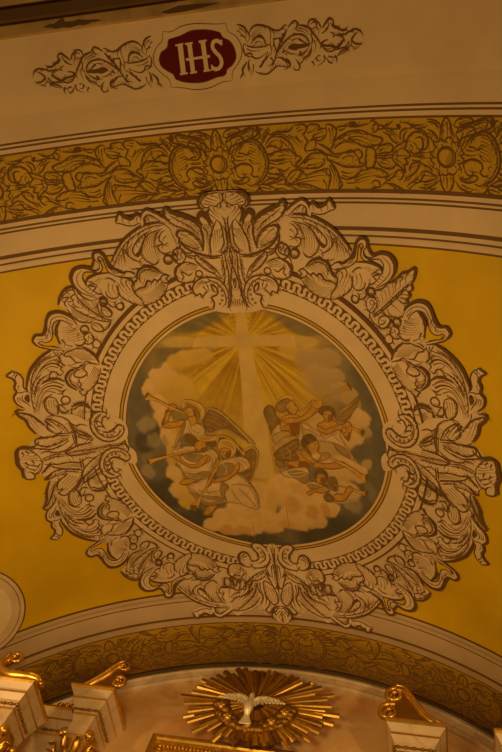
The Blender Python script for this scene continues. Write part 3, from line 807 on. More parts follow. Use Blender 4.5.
ANGELS = """
@angel_a|painted angel with raised elbow blowing a trumpet at far left under a round halo
p skin:-283,-104 -274,-124 -252,-127 -238,-109 -241,-84 -259,-75 -274,-83 -276,-96
p skind:-248,-118 -238,-109 -241,-84 -252,-78 -247,-97
l brown 0.51:-274,-108 -266,-110
l brown 0.51:-257,-110 -250,-108
l brown 0.61:-276,-90 -268,-88
l skind 0.61:-267,-111 -271,-98 -268,-95
p goldl:-293,-141 -284,-159 -260,-163 -228,-151 -203,-129 -201,-97 -217,-73 -234,-76 -225,-95 -239,-121 -259,-135 -281,-124
p ochre:-282,-143 -272,-153 -250,-150 -225,-133 -214,-107 -223,-88 -229,-108 -246,-131 -267,-138
p wing:-278,-130 -260,-141 -237,-129 -225,-108 -224,-79 -236,-82 -238,-97 -246,-116 -262,-128 -276,-119
p skin:-271,-85 -244,-88 -243,-54 -265,-44 -279,-63
p robe:-293,-70 -275,-72 -265,-46 -239,-54 -219,-38 -216,6 -249,13 -283,-11 -306,-2 -329,41 -351,54 -339,12 -314,-33
p robed:-309,-33 -295,-67 -289,-67 -303,-13 -327,30 -345,50
p brown:-293,-9 -263,6 -235,17 -242,47 -279,43 -302,26
g robed 0.82:-273,-41 -259,-21 -236,-8
g robed 0.82:-280,-44 -275,-16 -267,-5
p skind:-387,-51 -384,-70 -368,-97 -353,-127 -336,-119 -345,-92 -366,-60
p skin:-380,-53 -371,-80 -350,-116 -338,-117 -346,-93 -365,-63
p skin:-386,-48 -365,-67 -330,-69 -289,-72 -303,-50 -335,-41 -370,-42
g skind 0.92:-381,-47 -355,-42 -310,-44
p skin:-347,-138 -334,-148 -315,-144 -312,-131 -326,-118 -344,-122
l skind 0.71:-339,-142 -319,-139
l skind 0.71:-342,-134 -316,-131
@angel_a.trumpet
p brass:-417,-210 -431,-193 -432,-177 -408,-174 -385,-165 -344,-133 -282,-97 -279,-103 -338,-142 -381,-175 -403,-190 -411,-205
p brown:-419,-208 -429,-195 -430,-185 -419,-193 -413,-204
g goldl 0.8:-408,-186 -382,-168 -339,-137
@angel_a.wing
p wingl:-223,-51 -203,-94 -184,-121 -164,-120 -129,-99 -99,-64 -53,-8 -15,50 -34,42 -77,14 -130,-18 -160,-15 -182,1 -207,-11
p wingd:-218,-52 -197,-96 -181,-113 -163,-108 -132,-85 -105,-53 -68,-8 -39,34 -76,8 -129,-24 -165,-19 -184,-7 -206,-17
g wing 0.82:-195,-87 -163,-73 -121,-41
g wing 0.82:-204,-69 -171,-58 -134,-31
g wing 0.82:-181,-106 -149,-86 -104,-43
g wing 0.82:-209,-50 -185,-40 -158,-26
g wing 0.72:-204,-28 -188,-21 -177,-14
@angel_b|painted angel in white robe blowing a long trumpet toward the left with a golden hat shaped halo
p hair:-262,20 -240,10 -172,19 -167,47 -203,57 -217,39 -259,34
p goldl:-255,8 -222,3 -185,8 -163,7 -162,18 -204,30 -243,26
p ochre:-246,14 -216,10 -186,15 -207,23 -237,21
p skin:-268,52 -259,31 -235,26 -218,35 -219,59 -231,76 -251,74 -263,67
p skind:-241,60 -220,56 -231,76 -246,75
l brown 0.52:-258,45 -250,44
l brown 0.52:-243,45 -235,47
l brown 0.62:-261,62 -254,64
p robe:-364,63 -328,54 -280,46 -265,56 -269,68 -326,75 -361,75
p robe:-356,103 -323,89 -286,80 -226,78 -199,65 -181,81 -174,104 -198,142 -213,196 -272,214 -307,211 -329,200 -336,168 -350,132
p robed:-349,126 -330,162 -282,178 -255,168 -211,181 -213,196 -272,214 -307,211 -329,200 -336,168
p robed:-323,86 -272,84 -238,92 -274,126 -307,113
g robed 0.94:-206,79 -202,119 -220,169
g robed 0.94:-192,85 -189,119 -207,153
g robe 0.84:-339,156 -313,181 -269,190
g robe 0.84:-327,174 -296,200 -259,196
p skin:-376,88 -356,76 -340,86 -329,108 -294,134 -275,132 -239,99 -218,91 -209,116 -235,135 -262,150 -297,152 -330,129 -356,104
g skind 1.1:-351,106 -327,129 -297,149 -257,147
g skind 0.94:-220,104 -230,123 -251,142
p skin:-360,221 -329,199 -286,211 -304,223 -341,231
g skind 1.3:-355,223 -336,228 -304,221
@angel_b.trumpet
p brass:-477,106 -467,119 -441,105 -389,93 -316,78 -264,71 -264,65 -320,70 -387,83 -444,89 -474,92
p brown:-475,93 -466,96 -467,118 -475,111
g goldl 0.72:-461,100 -409,89 -326,74
@angel_c|painted front angel with golden hair and dark wings holding a trumpet pointed down
p robe:-325,238 -280,217 -231,201 -173,220 -107,185 -53,238 -32,324 -41,357 -72,352 -120,331 -165,326 -213,333 -267,336 -301,304 -322,267
p robed:-319,261 -282,279 -237,290 -188,299 -179,325 -213,333 -267,335 -299,304
p robed:-177,224 -150,243 -171,271 -170,319 -185,303 -192,254
g robed 1.3:-312,250 -285,278 -260,314
g robed 1.2:-233,209 -247,252 -237,297
g robed 1.2:-286,259 -242,272 -187,263
g brown 0.74:-174,227 -152,247 -173,281 -170,317
g robed 1.3:-141,240 -102,235 -58,248
g robed 1.4:-109,256 -75,299 -48,344
g robed 1.2:-141,264 -124,304 -104,330
g robed 1.1:-81,221 -57,264 -41,325
g brown 0.74:-108,188 -57,238 -34,329
g brown 0.64:-297,305 -267,336 -213,334 -165,327
g robe 1.3:-277,299 -248,314 -218,315
p skin:-277,385 -255,340 -215,339 -233,370 -254,387
g skind 1.3:-269,385 -239,371 -222,345
p hair:-170,45 -163,20 -143,11 -117,20 -98,46 -73,66 -70,83 -86,105 -110,96
p goldl:-169,17 -157,5 -123,11 -90,44 -72,77 -61,90 -67,97 -78,84 -99,52 -124,19 -156,13 -170,42 -173,31
p goldl:-171,50 -155,26 -124,21 -101,35 -94,59 -106,94 -125,105 -119,74 -145,61 -168,70
p ochre:-152,37 -126,30 -106,49 -104,74 -115,63 -139,51
p skin:-168,70 -145,61 -120,69 -121,96 -142,114 -159,102 -167,87
p skind:-135,79 -119,74 -121,96 -142,113 -146,104
l brown 0.63:-162,79 -152,77
l brown 0.63:-144,78 -134,79
l brown 0.63:-155,97 -144,98
l skind 0.73:-149,79 -152,90 -148,91
p robe:-181,135 -158,118 -111,107 -81,104 -56,113 -44,143 -63,165 -96,179 -116,176 -136,207 -186,204 -192,166
p robed:-178,146 -145,130 -116,136 -124,176 -145,204 -183,201 -188,166
g robed 0.95:-102,113 -74,125 -55,153
g robed 0.95:-108,120 -85,136 -74,164
g robe 0.74:-161,135 -149,158 -160,198
p skin:-111,143 -93,135 -91,159 -117,188 -146,211 -200,227 -216,228 -209,214 -170,198 -138,186
g skind 1.1:-195,226 -146,210 -115,186 -94,159
p skin:-199,145 -177,111 -171,118 -186,152 -210,200 -230,240 -247,250 -236,213
g skind 1.1:-241,248 -218,214 -193,163
@angel_c.trumpet
p brass:-162,106 -158,112 -194,170 -240,238 -274,289 -296,348 -313,362 -331,339 -325,325 -304,317 -278,283 -241,226 -195,156
p brown:-331,332 -313,329 -298,348 -311,364 -327,352
g goldl 0.84:-174,137 -239,232 -294,318
@angel_c.wing
p goldl:-72,80 -50,64 -24,56 -6,74 -11,121 -32,175 -60,223 -64,216 -30,80
p wingd:-75,99 -46,73 -25,65 -13,80 -16,118 -35,172 -62,219 -89,199 -107,184 -48,158 -42,136 -56,111
g wing 0.95:-47,80 -33,102 -38,158
g wing 0.95:-26,74 -21,107 -46,181
g wing 0.95:-65,97 -44,113 -38,141
g wing 0.85:-92,187 -68,193 -39,170
@angel_d|painted angel with bare arms raised blowing a trumpet up to the right
p wingd:44,-114 66,-131 88,-118 92,-87 106,-66 95,-34 60,5 51,-37
g wing 0.92:56,-117 73,-97 88,-60
g wing 0.92:66,-123 79,-92 70,-38
p goldl:93,-131 114,-161 153,-177 170,-168 163,-155 129,-156 107,-140 97,-119
p wing:92,-123 113,-149 149,-161 163,-152 139,-136 130,-103 110,-97 94,-109
p skin:131,-123 143,-141 163,-153 176,-135 185,-123 183,-110 163,-90 145,-93 134,-109
p skind:134,-120 145,-108 163,-90 145,-93 133,-107
l brown 0.62:166,-132 175,-132
l brown 0.62:175,-111 182,-111
l skind 0.62:142,-123 144,-113
p robe:57,14 69,-17 101,-46 104,-18 141,-16 141,2 70,51
p skin:104,-61 113,-75 143,-92 190,-83 186,-50 173,-5 147,3 140,-16 103,-22
p skind:138,-44 182,-60 173,-5 149,2 143,-20
g skind 0.94:109,-29 125,-43 166,-53
p skin:106,-58 139,-75 190,-85 222,-111 239,-132 251,-153 271,-161 280,-139 251,-101 219,-77 182,-59 135,-51
g skind 1.1:141,-52 187,-61 223,-80 261,-118
p skin:231,-144 250,-162 266,-159 285,-167 288,-146 266,-124 245,-132
l skind 0.72:237,-147 257,-149
l skind 0.72:256,-160 268,-139
p robe:185,-58 192,-24 177,36 164,44 177,-9
p robe:191,-55 215,-52 243,-33 271,-20 265,-9 222,-26 196,-35
@angel_d.trumpet
p brass:184,-110 187,-106 275,-160 337,-194 386,-216 410,-215 409,-233 392,-251 387,-235 365,-216 327,-193 276,-167
p brown:392,-249 394,-235 409,-216 408,-231
g goldl 0.82:266,-160 326,-190 377,-221
@angel_e|painted angel seen from behind with short dark hair and folded brown wings blowing a trumpet to the right
p skin:153,69 192,58 212,84 205,137 177,155 116,157 113,127 156,111
p skind:118,136 152,145 166,116 205,123 204,137 177,155 116,157
g skind 0.95:161,94 163,122 157,150
p robe:73,174 110,159 198,153 201,169 175,222 131,198 96,195
p robed:109,176 186,164 195,171 175,221 136,199
g robe 0.96:98,180 149,173 191,161
g robe 0.96:122,189 158,189 190,169
p hair:180,25 198,-3 225,-12 244,6 248,17 221,28 205,39 198,54 183,50
p skin:203,41 221,27 247,16 253,46 245,67 221,79 205,70
p skind:203,52 216,65 221,79 205,70 200,50
l brown 0.63:233,36 243,32
l brown 0.63:239,57 248,55
l skind 0.63:208,44 211,54
p robe:215,80 250,67 260,83 243,104 221,100
p skin:160,70 191,63 219,93 256,118 311,112 342,105 350,118 319,132 254,134 206,115
g skind 1.2:192,105 249,134 319,131
p skin:260,75 288,66 296,78 280,97 252,103
p skin:229,112 259,116 321,104 351,99 362,115 338,128 276,141 222,133
g skind 1.2:237,136 276,140 337,127
l skind 0.74:324,107 343,120
@angel_e.trumpet
p brass:244,65 241,70 291,93 358,121 409,160 436,175 446,155 445,135 426,142 369,109 296,85
p brown:438,140 447,135 447,156 438,172
g goldl 0.85:296,89 363,116 425,150
@angel_e.wing
p wingl:56,63 92,20 140,2 170,9 168,26 116,42 69,79
p wingd:69,77 116,40 168,14 169,53 154,76 165,97 123,118 72,116 58,93
g wing 1.1:81,81 119,57 162,27
g wing 1.1:74,98 121,79 165,48
g wing 1.1:87,111 124,100 156,82
g wingl 0.84:87,70 100,91 92,114
g wingl 0.84:119,57 131,83 123,112
p wing:62,115 86,121 100,130 77,153 64,143
p wingl:63,5 71,38 120,8 140,1 137,-14 102,-15
@angel_f|painted small angel with a spread brown wing blowing a trumpet held sideways at right
p skin:254,-56 281,-73 322,-81 350,-62 343,-45 305,-14 270,-5 260,-26
p hair:266,-109 277,-131 303,-141 327,-133 335,-107 325,-97 310,-113 284,-95
p skin:283,-95 289,-115 307,-122 324,-107 320,-84 301,-71 287,-80
p skind:311,-104 324,-106 319,-84 303,-73
l brown 0.62:290,-101 298,-104
l brown 0.62:304,-104 311,-101
l brown 0.62:293,-84 302,-84
p robe:256,20 311,-28 343,-42 350,-10 371,29 394,84 356,74 328,51 311,22
p robed:312,15 341,22 369,39 381,75 357,68 329,48
g robed 0.94:278,11 315,-17 341,-30
g brown 0.63:257,20 312,21 329,50 390,83
g robed 0.84:320,-12 333,2 346,16
p skin:253,-54 264,-50 284,-40 314,-50 360,-66 362,-54 322,-32 286,-16 261,-29
g skind 1:267,-27 286,-18 324,-33
p skin:348,-46 359,-20 378,2 389,-26 399,-64 390,-82 368,-76 359,-64 372,-50 366,-33
p skind:359,-20 378,2 389,-26 383,-41 374,-19
@angel_f.trumpet
p brass:356,-63 356,-58 397,-56 420,-39 435,-23 449,-46 443,-63 421,-56 397,-63
p brown:433,-52 444,-58 446,-40 436,-27
g goldl 0.73:387,-57 420,-49
@angel_f.wing
p wing:332,-106 360,-135 396,-160 437,-196 431,-162 408,-125 386,-92 360,-78 335,-85
p wingl:336,-107 361,-133 398,-160 434,-192 400,-150 359,-120
g wingd 0.82:347,-98 389,-134 428,-174
g wingd 0.83:354,-91 393,-124 419,-148
g wingd 0.83:368,-88 394,-114 408,-131
@angel_g|painted lowest small angel reclining on a cloud blowing a trumpet to the right
p robe:180,221 217,204 247,218 266,221 264,238 229,246 200,247
p robed:184,226 210,217 240,225 238,242 202,245
p hair:215,187 224,161 246,143 271,152 277,178 266,190 255,168 234,171 227,189
p skin:227,189 237,168 261,166 268,189 250,212 230,209
p skind:253,177 267,186 252,210 245,203
l brown 0.64:236,183 243,181
l brown 0.64:251,181 258,182
l brown 0.64:239,200 248,200
p skin:178,261 216,240 268,224 281,237 245,257 214,256 187,275
g skind 0.97:214,256 245,256 277,239
p wingd:249,269 270,255 290,269 292,287 257,293
p skin:289,265 306,250 337,245 349,221 366,203 381,215 364,242 335,280 308,286
g skind 1.2:296,277 313,283 337,276 363,241
@angel_g.trumpet
p brass:295,206 295,210 370,218 399,231 431,240 438,226 438,213 405,219 370,213
p brown:430,218 439,212 439,232 432,240
g goldl 0.76:330,213 380,218 419,226
@angel_g.wing
p wing:259,207 288,174 304,173 315,199 307,240 292,237 278,222
p wingd:276,199 298,176 308,200 304,234 294,224
"""
SKY = """
-7,-4 140 126 -1 tan 0.35 0.9
1,-89 92 65 1 gold 1.0 0.75
3,-38 77 77 -1 gold 0.8 0.8
-40,-125 33 11 -18 slate 0.8 0.6
58,-118 33 10 18 slate 0.75 0.6
-73,-92 22 13 -25 slate 0.7 0.6
-40,-90 14 5 -7 slate2 0.5 0.7
-114,-39 11 34 12 slate 0.9 0.6
-113,-3 12 20 27 dark 0.9 0.6
-104,65 27 18 51 dark 0.95 0.6
-70,105 32 13 23 dark 0.9 0.6
-107,35 12 19 37 slate 0.8 0.6
89,-94 16 20 -34 slate2 0.7 0.7
119,-59 12 31 -28 slate 0.9 0.6
127,-6 9 43 -10 slate 0.95 0.6
101,66 33 26 -41 slate 0.9 0.6
60,109 40 15 -24 dark 0.9 0.6
-24,127 33 10 4 dark 0.8 0.6
-99,-55 9 11 6 cloud 1 0.35
-89,-66 9 10 6 cloud 1 0.35
-78,-72 10 10 5 cloud 0.9 0.4
-64,-81 13 10 -11 cloudg 0.85 0.45
-48,-84 14 9 -7 cloudg 0.7 0.5
-77,-52 20 20 5 cloudg 0.8 0.6
-96,-38 9 12 6 cloud 0.95 0.4
-94,-22 10 14 6 cloud 0.9 0.4
-112,-17 9 9 7 grey 0.8 0.5
-109,2 8 9 7 grey 0.6 0.5
-92,-1 9 14 6 cloud 0.9 0.4
-91,18 9 14 6 cloudg 0.9 0.5
-83,-9 7 10 5 gold 0.8 0.6
-96,3 4 8 16 slate2 0.6 0.6
-93,41 9 12 6 cloud 0.9 0.4
-92,61 9 14 5 cloud 0.9 0.4
-82,77 11 14 4 cloudg 0.9 0.4
-86,54 6 15 25 gold 0.5 0.6
-118,36 8 7 -12 grey 0.7 0.5
-117,22 6 9 7 slate2 0.7 0.5
45,-89 12 8 -2 cloudg 0.7 0.5
62,-82 15 11 -3 cloudt 0.9 0.4
53,-97 6 4 18 grey 0.8 0.4
79,-85 13 10 -4 cloudt 0.85 0.4
70,-64 22 15 -4 cloudt 0.9 0.5
86,-67 12 10 -5 cloudt 0.9 0.4
92,-51 13 11 -6 cloudt 0.9 0.4
85,-44 16 9 9 grey 0.35 0.6
102,-42 10 13 -7 cloudt 0.9 0.4
106,-24 12 13 -8 cloudw 0.95 0.35
96,-5 17 10 -8 cloudw 0.95 0.4
113,-10 7 7 -9 cloudt 0.8 0.4
88,-27 14 6 3 slate2 0.25 0.7
75,2 23 34 -7 cloudw 0.6 0.6
107,10 18 8 -18 slate 0.85 0.5
120,17 8 9 -11 slate 0.8 0.5
83,32 23 16 -8 cloudw 0.95 0.5
101,36 12 10 -10 cloudw 0.95 0.4
113,25 6 7 -11 cloudw 0.6 0.5
86,59 17 14 -10 cloudw 0.9 0.5
94,74 10 10 -11 grey 0.7 0.5
114,54 8 14 -12 slate2 0.6 0.5
-13,42 21 43 -1 gold 0.7 0.7
6,42 15 31 -2 goldy 0.6 0.7
-63,108 12 9 3 cloud 0.95 0.35
-49,99 14 13 1 cloud 1 0.35
-30,94 17 16 0 cloud 1 0.35
-37,109 22 13 0 cloud 0.95 0.4
-19,109 14 15 -2 cloud 0.95 0.4
-19,89 17 13 -1 cloud 0.9 0.5
-46,114 9 6 11 orange 0.6 0.6
-29,117 11 6 -1 orange 0.5 0.6
-5,78 15 25 -2 cloud 0.85 0.5
1,105 18 17 -3 cloud 0.9 0.4
25,67 22 24 -5 cloud 0.95 0.4
43,75 20 21 -6 cloud 0.95 0.4
60,77 14 16 -8 cloud 0.95 0.35
70,81 10 12 -9 cloud 0.9 0.35
29,98 22 16 -6 cloud 0.9 0.4
49,98 15 11 -8 cloud 0.8 0.4
27,81 10 11 15 orange 0.45 0.7
48,89 8 9 -7 orange 0.6 0.6
63,84 5 10 -8 orange 0.6 0.6
38,61 11 6 24 orange 0.35 0.7
17,107 9 6 -5 orange 0.4 0.7
6,78 6 20 7 goldy 0.45 0.7
-12,103 5 15 -2 goldy 0.4 0.7
-79,-103 24 6 5 olive 0.8 0.4
-63,-102 20 6 4 cross 0.9 0.35
71,-101 22 6 -3 olive 0.8 0.4
59,-100 16 6 -2 cross 0.9 0.35
35,-68 30 17 36 gold 0.8 0.7
7,-10 10 45 -13 goldy 0.5 0.8
"""
CROSS = "-18,-515 -25,-425 -186,-424 -209,-383 -26,-378 -35,-212 -46,-71 -65,208 50,204 42,-112 34,-229 30,-379 208,-379 202,-425 24,-425 20,-514"
SEAM = "-72,425 -76,522|82,332 84,511"
import bpy, bmesh, math, random
import numpy as np
from mathutils import Vector, Matrix, noise
from mathutils.geometry import tessellate_polygon
random.seed(7)
COL = bpy.context.scene.collection
PI = math.pi

# ------------------------------------------------------------------ the place
VA, VB = 3.948, 3.606            # half width and rise of the elliptical barrel vault
CROWN = 8.6                      # height of its crown above the floor
ZC = CROWN - VB                  # springing height
Y0 = 3.919                       # distance of the medallion's centre along the vault
WALL = 7.03                      # the altar wall
AX = -0.18                       # the altar's own centre line
NEAR = -3.2                     # nave end of the vault

_th = np.linspace(-PI/2, PI/2, 4001)
_w = np.sqrt((VA*np.cos(_th))**2 + (VB*np.sin(_th))**2)
_s = np.concatenate([[0], np.cumsum((_w[1:]+_w[:-1])/2*(_th[1]-_th[0]))]); _s -= _s[2000]

def vault(u, v, d=0.0):
    """point on the vault: u metres along the arc from the crown, v metres from the medallion's centre, d metres below the plaster"""
    th = float(np.interp(u, _s, _th))
    st, ct = math.sin(th), math.cos(th)
    nx, nz = st/VA, ct/VB
    L = math.hypot(nx, nz)
    return Vector((VA*st - nx/L*d, Y0+v, ZC + VB*ct - nz/L*d))

# ------------------------------------------------------------------ materials
def new_mat(name):
    m = bpy.data.materials.new(name); m.use_nodes = True
    nt = m.node_tree; b = nt.nodes['Principled BSDF']
    return m, nt, b

def paint(name, c, rough=0.75, vary=0.10, scale=3.0):
    m, nt, b = new_mat(name)
    tc = nt.nodes.new('ShaderNodeTexCoord')
    n = nt.nodes.new('ShaderNodeTexNoise'); n.inputs['Scale'].default_value = scale; n.inputs['Detail'].default_value = 6
    nt.links.new(tc.outputs['Object'], n.inputs['Vector'])
    r = nt.nodes.new('ShaderNodeValToRGB')
    r.color_ramp.elements[0].position = 0.3; r.color_ramp.elements[1].position = 0.7
    r.color_ramp.elements[0].color = (*[x*(1-vary) for x in c], 1); r.color_ramp.elements[1].color = (*[min(1, x*(1+vary*.6)) for x in c], 1)
    nt.links.new(n.outputs['Fac'], r.inputs['Fac']); nt.links.new(r.outputs['Color'], b.inputs['Base Color'])
    b.inputs['Roughness'].default_value = rough
    b.inputs['Specular IOR Level'].default_value = 0.25
    return m

def gold(name, c, rough=0.28, vary=0.25, metal=1.0):
    m, nt, b = new_mat(name)
    tc = nt.nodes.new('ShaderNodeTexCoord')
    n = nt.nodes.new('ShaderNodeTexNoise'); n.inputs['Scale'].default_value = 14; n.inputs['Detail'].default_value = 5
    nt.links.new(tc.outputs['Object'], n.inputs['Vector'])
    r = nt.nodes.new('ShaderNodeValToRGB')
    r.color_ramp.elements[0].position = 0.35; r.color_ramp.elements[1].position = 0.65
    r.color_ramp.elements[0].color = (*[x*(1-vary) for x in c], 1); r.color_ramp.elements[1].color = (*c, 1)
    nt.links.new(n.outputs['Fac'], r.inputs['Fac']); nt.links.new(r.outputs['Color'], b.inputs['Base Color'])
    b.inputs['Metallic'].default_value = metal; b.inputs['Roughness'].default_value = rough
    bp = nt.nodes.new('ShaderNodeBump'); bp.inputs['Strength'].default_value = 0.12; bp.inputs['Distance'].default_value = 0.01
    nt.links.new(n.outputs['Fac'], bp.inputs['Height']); nt.links.new(bp.outputs['Normal'], b.inputs['Normal'])
    return m

def marble(name, c0, c1, c2, scale=2.0, rough=0.35, dist=6.0, vein=.35, ws=.35):
    m, nt, b = new_mat(name)
    tc = nt.nodes.new('ShaderNodeTexCoord')
    n1 = nt.nodes.new('ShaderNodeTexNoise'); n1.inputs['Scale'].default_value = scale; n1.inputs['Detail'].default_value = 8; n1.inputs['Distortion'].default_value = 1.2
    w = nt.nodes.new('ShaderNodeTexWave'); w.inputs['Scale'].default_value = scale*ws; w.bands_direction = 'DIAGONAL'; w.inputs['Distortion'].default_value = dist; w.inputs['Detail'].default_value = 4
    nt.links.new(tc.outputs['Object'], n1.inputs['Vector']); nt.links.new(tc.outputs['Object'], w.inputs['Vector'])
    r = nt.nodes.new('ShaderNodeValToRGB')
    r.color_ramp.elements[0].position = 0.3; r.color_ramp.elements[0].color = (*c0, 1)
    r.color_ramp.elements[1].position = 0.62; r.color_ramp.elements[1].color = (*c1, 1)
    nt.links.new(n1.outputs['Fac'], r.inputs['Fac'])
    r2 = nt.nodes.new('ShaderNodeValToRGB')
    r2.color_ramp.elements[0].position = 0.0; r2.color_ramp.elements[0].color = (vein, vein, vein, 1)
    r2.color_ramp.elements[1].position = 0.06; r2.color_ramp.elements[1].color = (0, 0, 0, 1)
    nt.links.new(w.outputs['Fac'], r2.inputs['Fac'])
    mx = nt.nodes.new('ShaderNodeMix'); mx.data_type = 'RGBA'
    nt.links.new(r2.outputs['Color'], mx.inputs['Factor']); nt.links.new(r.outputs['Color'], mx.inputs['A']); mx.inputs['B'].default_value = (*c2, 1)
    nt.links.new(mx.outputs['Result'], b.inputs['Base Color'])
    b.inputs['Roughness'].default_value = rough
    return m

CREAM = (.75, .62, .46)
FIELD = (.74, .52, .006)
BAND = (.56, .375, .02)
INK = (.155, .084, .028)
M = {
 'cream': paint('cream_paint', CREAM), 'field': paint('ochre_paint', FIELD),
 'band': paint('band_ochre_paint', BAND), 'ink': paint('umber_paint', INK, vary=.05), 'ink2': paint('thin_umber_paint', (.27, .16, .058), vary=.1),
 'red': paint('crimson_paint', (.115, .003, .005)), 'goldpaint': paint('gold_paint', (.60, .40, .03)),
 'skin': paint('skin_paint', (.57, .35, .075), vary=.2, scale=14), 'skind': paint('dark_skin_paint', (.29, .135, .035), scale=12),
 'robe': paint('robe_paint', (.69, .53, .30), vary=.18, scale=10), 'robed': paint('robe_fold_paint', (.37, .27, .115), vary=.2, scale=10),
 'hair': paint('hair_paint', (.20, .14, .06), vary=.3, scale=20), 'goldl': paint('halo_paint', (.64, .46, .14), scale=10), 'ochre': paint('ochre_halo_paint', (.50, .32, .05), scale=10),
 'brown': paint('brown_paint', (.21, .125, .042)), 'brass': paint('trumpet_paint', (.62, .38, .085), vary=.25, scale=14),
 'wing': paint('wing_paint', (.38, .26, .09), vary=.2, scale=14), 'wingd': paint('dark_wing_paint', (.27, .18, .065), vary=.25, scale=14), 'wingl': paint('pale_wing_paint', (.54, .39, .16), vary=.15, scale=14),
 'cross': paint('cross_paint', (.66, .50, .20), vary=.14, scale=5), 'seam': paint('seam_paint', (.30, .22, .08)),
 'pale': paint('lit_panel_paint', (.90, .80, .62)),  # light in the roundel's opening, put into the colour of its panel
 'gold': gold('gilding', (.90, .60, .13), rough=.34), 'oldgold': gold('dull_gilding', (.74, .48, .11), rough=.4), 'silver': gold('silver_leaf', (.95, .90, .80), rough=.4, metal=.6, vary=.15),
 'marble': marble('cream_marble', (.56, .44, .31), (.70, .58, .44), (.38, .27, .17), 3.0, dist=12),
 'wallmarble': marble('painted_orange_marble', (.56, .24, .07), (.74, .53, .29), (.50, .2, .06), 1.1, rough=.6, dist=14, vein=.25, ws=.3),
 'grey': paint('grey_moulding_paint', (.20, .165, .11)), 'olive': paint('olive_moulding_paint', (.40, .29, .14), vary=.3, scale=5), 'dark': paint('dark_moulding_paint', (.11, .065, .03)),
 'plaster': paint('plaster_paint', (.6, .5, .38)), 'stone': paint('stone_floor', (.35, .28, .2)),
 'bronze': gold('dark_gilding', (.42, .25, .06), rough=.5), 'canvas': paint('dark_canvas', (.03, .02, .012)),  # deepest gilding tone, for webs, bead rows, wreath and some rays
}

# ------------------------------------------------------------------ object helpers
def link(name, me, mats, parent=None):
    o = bpy.data.objects.new(name, me); COL.objects.link(o)
    for m in mats: me.materials.append(M[m] if isinstance(m, str) else m)
    if parent is not None:
        o.parent = parent
        o.matrix_parent_inverse = Matrix.Translation(parent_world(parent)).inverted()
    return o
def parent_world(p):
    v = Vector(p.location)
    return v if p.parent is None else v*0 + v
def tag(o, label=None, cat=None, group=None, kind=None):
    if label: o['label'] = label
    if cat: o['category'] = cat
    if group: o['group'] = group
    if kind: o['kind'] = kind
    return o
def empty(name, loc, label, cat, group=None):
    o = bpy.data.objects.new(name, None); COL.objects.link(o); o.location = loc; o.empty_display_size = .1
    return tag(o, label, cat, group)
def bm_obj(name, bm, mats, parent=None, smooth=False):
    me = bpy.data.meshes.new(name); bm.normal_update(); bm.to_mesh(me); bm.free()
    if smooth:
        for f in me.polygons: f.use_smooth = True
    return link(name, me, [mats] if isinstance(mats, str) else mats, parent)

# ------------------------------------------------------------------ painting on the vault
def spline(pts, closed=False, step=2.0):
    P = [Vector((p[0], p[1])) for p in pts]; n = len(P)
    if n < 3 and not closed:
        k = max(2, int((P[1]-P[0]).length/step)+1)
        return [P[0].lerp(P[1], i/(k-1)) for i in range(k)]
    out = []
    for i in range(n if closed else n-1):
        p1, p2 = P[i], P[(i+1) % n]
        p0 = P[i-1] if (closed or i > 0) else p1*2-p2
        p3 = P[(i+2) % n] if (closed or i+2 < n) else p2*2-p1
        L = (p2-p1).length
        k = max(2, min(14, int(L/step)+1))
        # tangents scaled to the chord so that uneven spacing does not overshoot
        def tg(a, b, c):
            la, lb = (b-a).length+1e-6, (c-b).length+1e-6
            return ((b-a)/la*lb + (c-b)/lb*la)/(la+lb)
        t1, t2 = tg(p0, p1, p2)*L, tg(p1, p2, p3)*L
        for j in range(k):
            t = j/k; t2_, t3_ = t*t, t*t*t
            out.append(p1*(2*t3_-3*t2_+1) + t1*(t3_-2*t2_+t) + p2*(-2*t3_+3*t2_) + t2*(t3_-t2_))
    if not closed: out.append(P[-1].copy())
    return out

